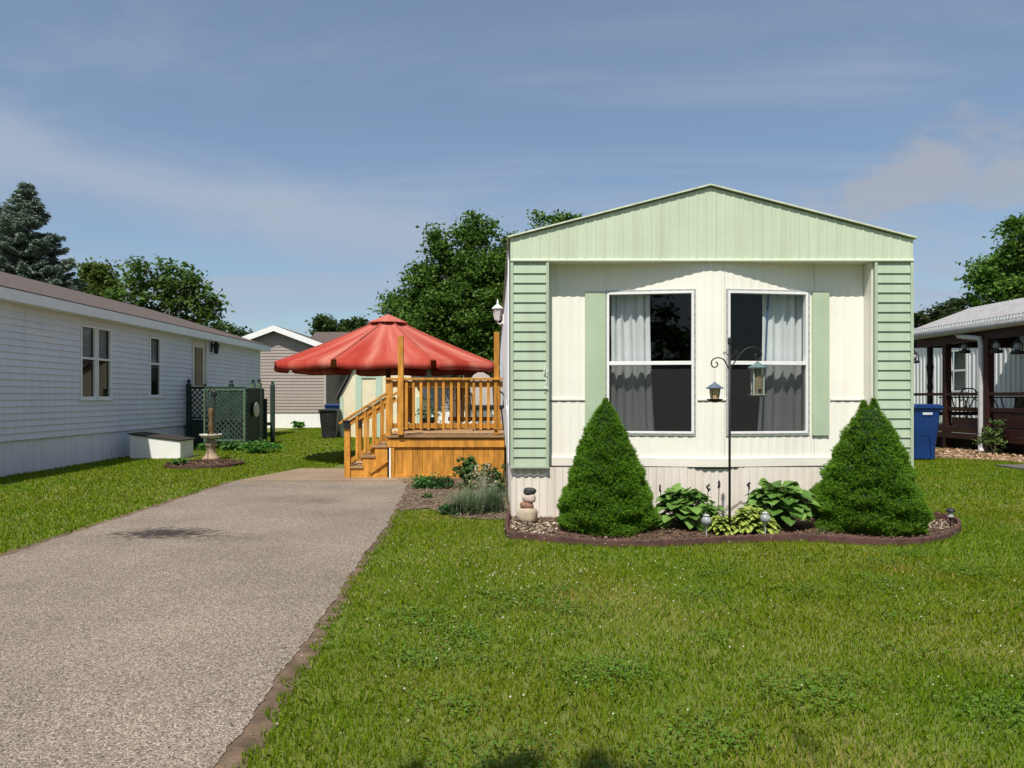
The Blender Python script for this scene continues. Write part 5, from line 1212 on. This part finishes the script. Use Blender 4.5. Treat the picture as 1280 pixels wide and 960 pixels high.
# feeder pole
def feeder_pole():
    Y = 6.72; X = PX(912, Y); k = Y/900
    def W(px, py): return (PX(px, Y), Y, PZ(py, Y))
    t = thing('feeder_pole', 'tall black double shepherd hook pole in the front flower bed', 'garden hook', (X, Y, 0))
    b = B(); b.tube([(X, Y, 0), (X, Y, PZ(430, Y))], .0115, 10); b.lathe([(.013, -.02), (.02, -.005), (.013, .012), (.02, .025), (.013, .04), (.003, .05)], (X, Y, PZ(428, Y)), 10); b.obj('pole', BLACK, t, smooth=True)
    def arc(pts, r=.006):
        p = smooth_path([np.array(W(*q)) for q in pts], 6); b = B(); b.tube([tuple(v) for v in p], r, 7); return b
    arc([(912, 463), (909, 457), (905, 450), (900, 447.5), (895, 447.5), (890.5, 450), (889, 454), (890.5, 458), (894, 459), (897, 456.5), (896.5, 453.5), (894.5, 453)]).obj('left_arm', BLACK, t, smooth=True)
    arc([(913, 461), (918, 453), (925, 443), (932, 436.5), (940, 434), (947, 435.5), (951.5, 440), (951.5, 446), (948, 449.5), (944.5, 447.5), (944, 444), (946, 442.5)]).obj('right_arm', BLACK, t, smooth=True)
    arc([(912, 455), (909, 450), (906.5, 452), (907, 449)], .004); 
    b = arc([(911, 445), (908, 441.5), (905.5, 440), (904.5, 442), (906.5, 443.5)], .004); b.obj('scroll', BLACK, t)
    b = arc([(914, 447), (917, 443.5), (921, 442), (922, 439.5), (919, 438.5), (917.5, 440.5)], .004); b.obj('scroll', BLACK, t)
    # left feeder
    X1 = PX(893.5, Y)+.0; zt = PZ(478.5, Y)
    f = thing('bird_feeder', 'small lantern shaped bird feeder with blue grey roof hanging left of the pole', 'bird feeder', (X1, Y, zt-.2))
    b = B(); b.tube([(X1, Y, PZ(459.5, Y)), (X1, Y, zt)], .0022, 5); b.obj('hanger', ALU, f)
    b = B(); b.lathe([(.082, -.055), (.084, -.048), (.04, -.018), (.012, 0), (.006, .01)], (X1, Y, zt), 8); b.obj('roof', mat('feeder_slate', (.10, .13, .19), .5, .15), f)
    b = B(); b.lathe([(.035, -.155), (.05, -.055)], (X1, Y, zt), 8); b.obj('seed_jar', mat('seed_amber', (.50, .38, .20), .35, .2, 60), f)
    for q in range(4):
        a = math.pi/4+q*math.pi/2; b = B(); b.tube([(X1+.04*math.cos(a), Y+.04*math.sin(a), zt-.155), (X1+.055*math.cos(a), Y+.055*math.sin(a), zt-.055)], .003, 5); b.obj('bar', BLACK, f)
    b = B(); b.lathe([(.055, -.18), (.075, -.155), (.078, -.15), (.03, -.152)], (X1, Y, zt), 10); b.obj('tray', BLACK, f)
    # right feeder
    X2 = PX(947, Y); z2 = PZ(452.5, Y)
    f = thing('bird_feeder', 'tall tube bird feeder with teal roof hanging right of the pole', 'bird feeder', (X2, Y, z2-.34))
    b = B(); b.tube([(X2, Y, PZ(449, Y)), (X2, Y, z2)], .003, 5); b.obj('hanger', BLACK, f)
    b = B(); b.lathe([(.090, -.062), (.092, -.05), (.05, -.028), (.02, -.008), (.012, .004)], (X2, Y, z2), 10); b.obj('roof', mat('feeder_teal', (.11, .17, .17), .45, .2, 20), f)
    b = B(); b.lathe([(.042, -.30), (.042, -.062)], (X2, Y, z2), 14); b.obj('tube', mat('seed_tube', (.16, .13, .08), .25, .5, 70, spec=.5), f, smooth=False)
    for sx in (-1, 1):
        for sy in (-1, 1): b = B(); b.box(X2+sx*.046-.005, X2+sx*.046+.005, Y+sy*.03-.005, Y+sy*.03+.005, z2-.31, z2-.06); b.obj('corner_bar', mat('feeder_frame', (.33, .38, .34), .5), f)
    b = B(); b.lathe([(.05, -.325), (.062, -.31), (.05, -.298)], (X2, Y, z2), 12); b.tube([(X2-.085, Y, z2-.305), (X2+.085, Y, z2-.305)], .004, 5); b.tube([(X2-.075, Y-.01, z2-.21), (X2+.05, Y-.01, z2-.21)], .004, 5); b.obj('tray', mat('feeder_base', (.10, .12, .10), .5), f)
    b = B(); b.tube([(X2+.005, Y-.043, z2-.265), (X2+.005, Y-.05, z2-.265)], .016, 10); b.obj('port', BLACK, f)
feeder_pole()

# plants along the deck ----------------------------------------------------
def shrub(px, py_base, wpx, top, label, dark, light, leaf, n, name='shrub', flower=None, lob=3, seed=1, cat='shrub', aspect=.55):
    Y = 900*CAMZ/(py_base-496); X = PX(px, Y); r = wpx*1.25*Y/1800; h = PZ(top, Y); t = thing(name, label, cat, (X, Y, 0))
    lobes = [(X+random.uniform(-.4, .4)*r, Y+random.uniform(-.2, .2)*r, h*random.uniform(.42, .62), r*.62, r*.6, h*.38) for _ in range(lob)]+[(X, Y, h*.4, r*.8, r*.7, h*.35), (X, Y, h*.7, r*.4, r*.4, h*.25)]
    P_, T_ = crown_points(lobes, n, r*.24, 24, .35); P_[:, 2] = np.abs(P_[:, 2]); foliage_obj('leaves', P_, T_, leaf, foliage('leaf_'+name+str(seed), dark, light, .3), t, aspect=aspect)
    b = B()
    for k in range(7):
        a = random.uniform(0, 6.28); b.tube([(X, Y, 0), (X+.5*r*math.cos(a), Y+.4*r*math.sin(a), h*.7)], .006, 5)
    b.obj('stems', BARK, t)
    if flower:
        idx = rng.choice(len(P_), flower); Q = P_[idx]+np.array((0, -.03, .03)); N_ = rand_dirs(flower); V, F = leaf_quads(Q, N_, .035, .9)
        np_mesh('flowers', V, F, foliage('pale_blossom', (.36, .27, .18), (.58, .47, .35), .2), t, tone=np.repeat(rng.random(flower), 4))['kind'] = 'stuff'
    return t
shrub(584, 612, 34, 567, 'glossy round shrub against the deck skirting', (.03, .085, .02), (.10, .20, .05), .055, 1500, seed=1)
shrub(604, 624, 50, 578, 'loose shrub covered in pale dried blossoms near the deck', (.05, .10, .03), (.16, .24, .09), .05, 1100, flower=260, seed=2)
shrub(624, 617, 32, 576, 'leafy green shrub at the corner between deck and cream home', (.04, .10, .02), (.13, .24, .05), .05, 900, seed=3)
shrub(532, 611, 40, 594, 'low bright green ground shrub at left end of the deck skirting', (.03, .11, .02), (.09, .23, .05), .04, 1100, seed=4)
shrub(553, 611, 34, 595, 'low dark green ground shrub next to the bright green one', (.03, .08, .02), (.07, .16, .05), .04, 800, seed=5)
shrub(535, 624, 14, 617, 'tiny green sprig alone in the bare soil bed', (.05, .11, .03), (.12, .22, .06), .035, 160, seed=6)
shrub(562, 644, 26, 630, 'small dark green weed at front edge of the soil bed', (.03, .09, .02), (.08, .18, .05), .04, 420, seed=7)
LAV = foliage('lavender_leaf', (.09, .14, .07), (.23, .29, .16), .25)
blades(PX(585, 7.98), 7.98, 640, .33, .0045, .42, LAV, 'grey green lavender mound left of the cream home', 'lavender', seed=6, up=1.0)
blades(PX(617, 8.0), 8.05, 420, .36, .004, .26, foliage('lavender_dark', (.07, .11, .06), (.17, .24, .13), .2), 'darker grey green lavender mound touching the cream home', 'lavender', seed=7)
blades(PX(604, 8.5), 8.5, 160, .50, .003, .22, foliage('dry_stalks', (.26, .25, .18), (.48, .46, .36), .2), 'tall dry lavender flower stalks behind the two mounds', 'lavender', seed=8)
# plants by the lattice porch
shrub(255, 563, 26, 555, 'leafy plants left of the bird bath pedestal', (.04, .12, .02), (.13, .28, .05), .09, 450, seed=8, name='leafy_plant', cat='plant')
shrub(287, 563, 40, 552, 'leafy plants under the pale green trellis', (.03, .10, .02), (.10, .22, .05), .09, 700, seed=9, name='leafy_plant', cat='plant')
shrub(329, 566, 48, 551, 'bright leafy plants at right end of the lattice porch', (.04, .14, .02), (.13, .30, .05), .09, 900, seed=10, name='leafy_plant', cat='plant')
shrub(225, 583, 20, 573, 'small grassy plants at left edge of the round bed', (.05, .13, .02), (.13, .26, .05), .06, 260, seed=11, name='leafy_plant', cat='plant')
shrub(373, 537, 18, 526, 'bright green weeds beside the black rubbish bin', (.05, .15, .02), (.16, .32, .06), .12, 400, seed=12, name='leafy_plant', cat='plant')
shrub(1243, 569, 38, 522, 'rose bush with bright green top beside the grey downspout', (.05, .08, .03), (.17, .28, .06), .075, 900, seed=13, name='rose_bush')

# ------------------------------------------------------------------ trees
def tree(px, Y, lobes_px, n, leaf, mname, dark, light, label, clump=.45, per=55, trunk_r=.22, shell=.45, group=None, trans=.42):
    X = PX(px, Y); t = thing('tree', label, 'tree', (X, Y, 0), group); k = Y/900
    lobes = [(PX(a, Y), Y+random.uniform(-.5, .5)*rx*k, PZ(c, Y), rx*k, rx*k*1.05, ry*k) for a, c, rx, ry in lobes_px]
    P_, T_ = crown_points(lobes, n, clump, per, shell); P_[:, 2] = np.maximum(P_[:, 2], .3)
    foliage_obj('crown', P_, T_, leaf, foliage(mname, dark, light, trans), t, up=.4)
    zc = np.mean([l[2] for l in lobes]); b = B(); b.tube([(X, Y, 0), (X+.05, Y, zc*.35), (X-.08, Y, zc*.7), (X, Y, zc)], [trunk_r, trunk_r*.8, trunk_r*.6, trunk_r*.3], 9)
    for l in lobes:
        z0 = min(zc*.75, l[2]*.7); m_ = ((X+l[0])/2+random.uniform(-.2, .2), (Y+l[1])/2, (z0+l[2])/2+.1); b.tube([(X, Y, z0), m_, l[:3]], [trunk_r*.4, trunk_r*.25, trunk_r*.1], 6)
        for q in range(6):
            d = rand_dirs(1)[0]*np.array(l[3:6])*.85; b.tube([l[:3], (l[0]+d[0]*.5, l[1]+d[1]*.5, l[2]+d[2]*.5+.05), (l[0]+d[0], l[1]+d[1], l[2]+d[2])], [trunk_r*.1, trunk_r*.07, .01], 5)
    b.obj('trunk', BARK, t)
    return t
maple = tree(570, 33, [(594, 292, 15, 30), (592, 268, 8, 12), (608, 285, 9, 16), (578, 300, 14, 22), (549, 310, 15, 22), (543, 296, 9, 9), (530, 335, 15, 13), (494, 374, 12, 8), (486, 390, 9, 7), (630, 302, 10, 14), (528, 352, 20, 14), (600, 335, 38, 34), (560, 350, 36, 32), (524, 375, 28, 22), (504, 390, 18, 14), (575, 395, 58, 42), (620, 345, 30, 40), (625, 400, 40, 42), (530, 410, 40, 32), (650, 370, 40, 50), (590, 440, 60, 40)],
             62000, .19, 'maple_leaf', (.034, .085, .012), (.135, .24, .038), 'large dark green maple rising behind the red umbrella', clump=.50, per=60, trunk_r=.3)
tree(215, 37, [(190, 340, 28, 22), (222, 345, 26, 24), (172, 360, 20, 24), (205, 370, 45, 24), (245, 362, 24, 16), (262, 378, 18, 13), (235, 385, 34, 16), (270, 392, 14, 9), (160, 378, 20, 18), (200, 400, 60, 30)],
     5600, .27, 'oak_leaf', (.036, .08, .014), (.135, .22, .042), 'open crowned dark leafy tree behind roof of the white home', clump=.55, per=30, trunk_r=.2, shell=.3)
tree(125, 46, [(118, 345, 14, 18), (132, 345, 12, 18), (110, 362, 14, 14), (140, 362, 16, 16), (125, 378, 25, 20)], 7000, .26, 'lime_leaf', (.045, .085, .015), (.15, .20, .045), 'pale green tree between the blue spruce and the open crowned tree', clump=.5, per=40)
tree(292, 60, [(278, 411, 10, 8), (290, 416, 12, 7), (302, 420, 10, 6), (315, 425, 12, 8), (285, 430, 25, 14)], 3500, .34, 'far_leaf', (.03, .06, .018), (.09, .14, .04), 'low far tree above far end of the white home roof', clump=.5, per=35)
tree(407, 56, [(402, 404, 9, 9), (412, 408, 9, 8), (405, 418, 14, 9)], 2600, .32, 'far_leaf', (.03, .06, .018), (.09, .14, .04), 'small far tree just left of the umbrella top', clump=.45, per=35)
tree(440, 58, [(434, 408, 9, 7), (446, 405, 9, 7), (440, 416, 16, 9)], 2600, .32, 'far_leaf', (.03, .06, .018), (.09, .14, .04), 'small far tree touching the left slope of the umbrella', clump=.45, per=35)
tree(698, 42, [(675, 282, 11, 14), (692, 280, 12, 12), (711, 275, 14, 10), (722, 280, 9, 9), (700, 310, 36, 32), (690, 350, 40, 40)], 9000, .24, 'maple_leaf', (.034, .085, .012), (.135, .24, .038), 'tree top peeking over the green gable of the cream home', clump=.45, per=50)
tree(1285, 33, [(1268, 300, 26, 26), (1242, 335, 24, 24), (1275, 340, 36, 34), (1300, 310, 40, 45), (1230, 355, 18, 18), (1255, 370, 34, 24), (1320, 360, 60, 60), (1290, 400, 60, 40)], 34000, .20, 'right_leaf', (.038, .095, .012), (.145, .27, .04), 'big green tree at right edge above the tin roof', clump=.5, per=55, trunk_r=.3)
tree(1185, 62, [(1150, 397, 10, 7), (1165, 393, 12, 8), (1180, 389, 13, 9), (1198, 384, 14, 10), (1212, 380, 12, 9), (1185, 405, 38, 14)], 5500, .34, 'far_dark_leaf', (.022, .042, .015), (.065, .095, .03), 'low far trees between the cream home and the tin roof', clump=.55, per=40)
ft = tree(1020, 64, [(995, 425, 40, 34), (1030, 410, 40, 40), (1065, 430, 36, 30), (1100, 425, 30, 30), (1030, 455, 70, 35)], 6000, .36, 'far_dark_leaf', (.022, .042, .015), (.065, .095, .03), 'far tree hidden behind the right half of the cream home', clump=.55, per=40)
copy_thing(ft, (18.5, 66, 0), 2.0, 'far tree hidden behind the left half of the cream home')
def spruce(px, Y, top, slope, rmax, label, seed):
    g = np.random.default_rng(seed); X = PX(px, Y); H = PZ(top, Y); t = thing('spruce_tree', label, 'tree', (X, Y, 0), 'blue spruces behind the white home')
    Ps = []; Ds = []; tb = B(); tb.tube([(X, Y, 0), (X, Y, H*.5), (X, Y, H-.15)], [.2, .12, .02], 8)
    z = .8
    while z < H-.1:
        d = H-z; r = min(slope*d**.92+.05, rmax); nb = int(7+6*min(1, r/1.5))
        for k in range(nb):
            a = g.uniform(0, 6.283); L_ = r*g.uniform(.72, 1.12); s_ = np.linspace(.12, 1, max(4, int(L_/.10)))
            droop = -.10*L_*np.sin(s_*2.6)+.16*L_*s_**2*.9+.05*L_
            lat = rng.normal(0, .02, len(s_))
            pts = np.stack([X+np.cos(a)*s_*L_, Y+np.sin(a)*s_*L_, z+droop], 1)
            tb.tube([(X, Y, z), tuple(pts[-1])], [.025, .006], 4, cap=False)
            rep = 26; wsp = (.30*L_**.5*(1-s_)+.10)
            q = np.repeat(pts, rep, 0); w = np.repeat(wsp, rep)[:, None]; side = np.array((-math.sin(a), math.cos(a), 0)); off = g.uniform(-1, 1, (len(q), 1))*w
            q = q+side*off+np.array((math.cos(a), math.sin(a), 0))*np.abs(off)*.5+g.normal(0, .03, q.shape)-np.array((0, 0, 1))*np.abs(g.normal(0, .05, (len(q), 1)))
            Ps.append(q); dd = np.array((math.cos(a), math.sin(a), .1))+side*np.sign(off)*.7+g.normal(0, .3, q.shape); Ds.append(dd)
        z += .22+.05*g.random()
    P_ = np.concatenate(Ps); D = np.concatenate(Ds); N_ = rand_dirs(len(P_))*.6+np.array((0, 0, 1)); N_ /= np.linalg.norm(N_, axis=1, keepdims=True)
    V, F = leaf_quads(P_, N_, g.uniform(.16, .30, len(P_)), .24, D)
    np_mesh('crown', V, F, foliage('blue_spruce', (.085, .13, .10), (.33, .40, .335), .2), t, tone=np.repeat(g.random(len(P_)), 4)); tb.obj('trunk', BARK, t)
spruce(33, 30, 226, .50, 3.2, 'tall blue spruce rising behind left part of the brown roof', 3)
spruce(-14, 31, 236, .50, 3.2, 'blue spruce cut by left edge of the picture', 4)
# trees across the road behind the viewer: they shade the near lawn and show in the window panes
def back_tree(x, y, lobes, n, label):
    t = thing('tree', label, 'tree', (x, y, 0), 'trees behind the viewer'); L_ = [(x+a, y+b_, c, r, r, q) for a, b_, c, r, q in lobes]
    P_, T_ = crown_points(L_, n, .6, 60, .4); foliage_obj('crown', P_, T_, .26, MATS['maple_leaf'], t, up=.4)
    b = B(); b.tube([(x, y, 0), (x, y, 3), (x, y, 6)], [.3, .22, .1], 9)
    for l in L_: b.tube([(x, y, 2.5), l[:3]], [.1, .03], 6)
    b.obj('trunk', BARK, t); return t
shade = back_tree(-.72, -4.82, [(0, 0, 6.5, 2.6, 1.8), (.4, .5, 8, 1.8, 1.4)], 9000, 'shade tree at the roadside behind the viewer')
h1 = back_tree(-6, -18, [(0, 0, 5.5, 3.6, 3.6), (2, 0, 3, 3, 2.4), (-3, 0, 3, 3, 2.4), (0, 0, 8, 2.5, 2)], 9000, 'leafy tree across the road behind the viewer, left of the other')
h2 = copy_thing(h1, (1.5, -19, 0), 1.0, 'leafy tree across the road directly behind the viewer', 'trees behind the viewer')
h3 = copy_thing(h1, (9, -18, 0), 2.1, 'leafy tree across the road behind the viewer, right of the other', 'trees behind the viewer')
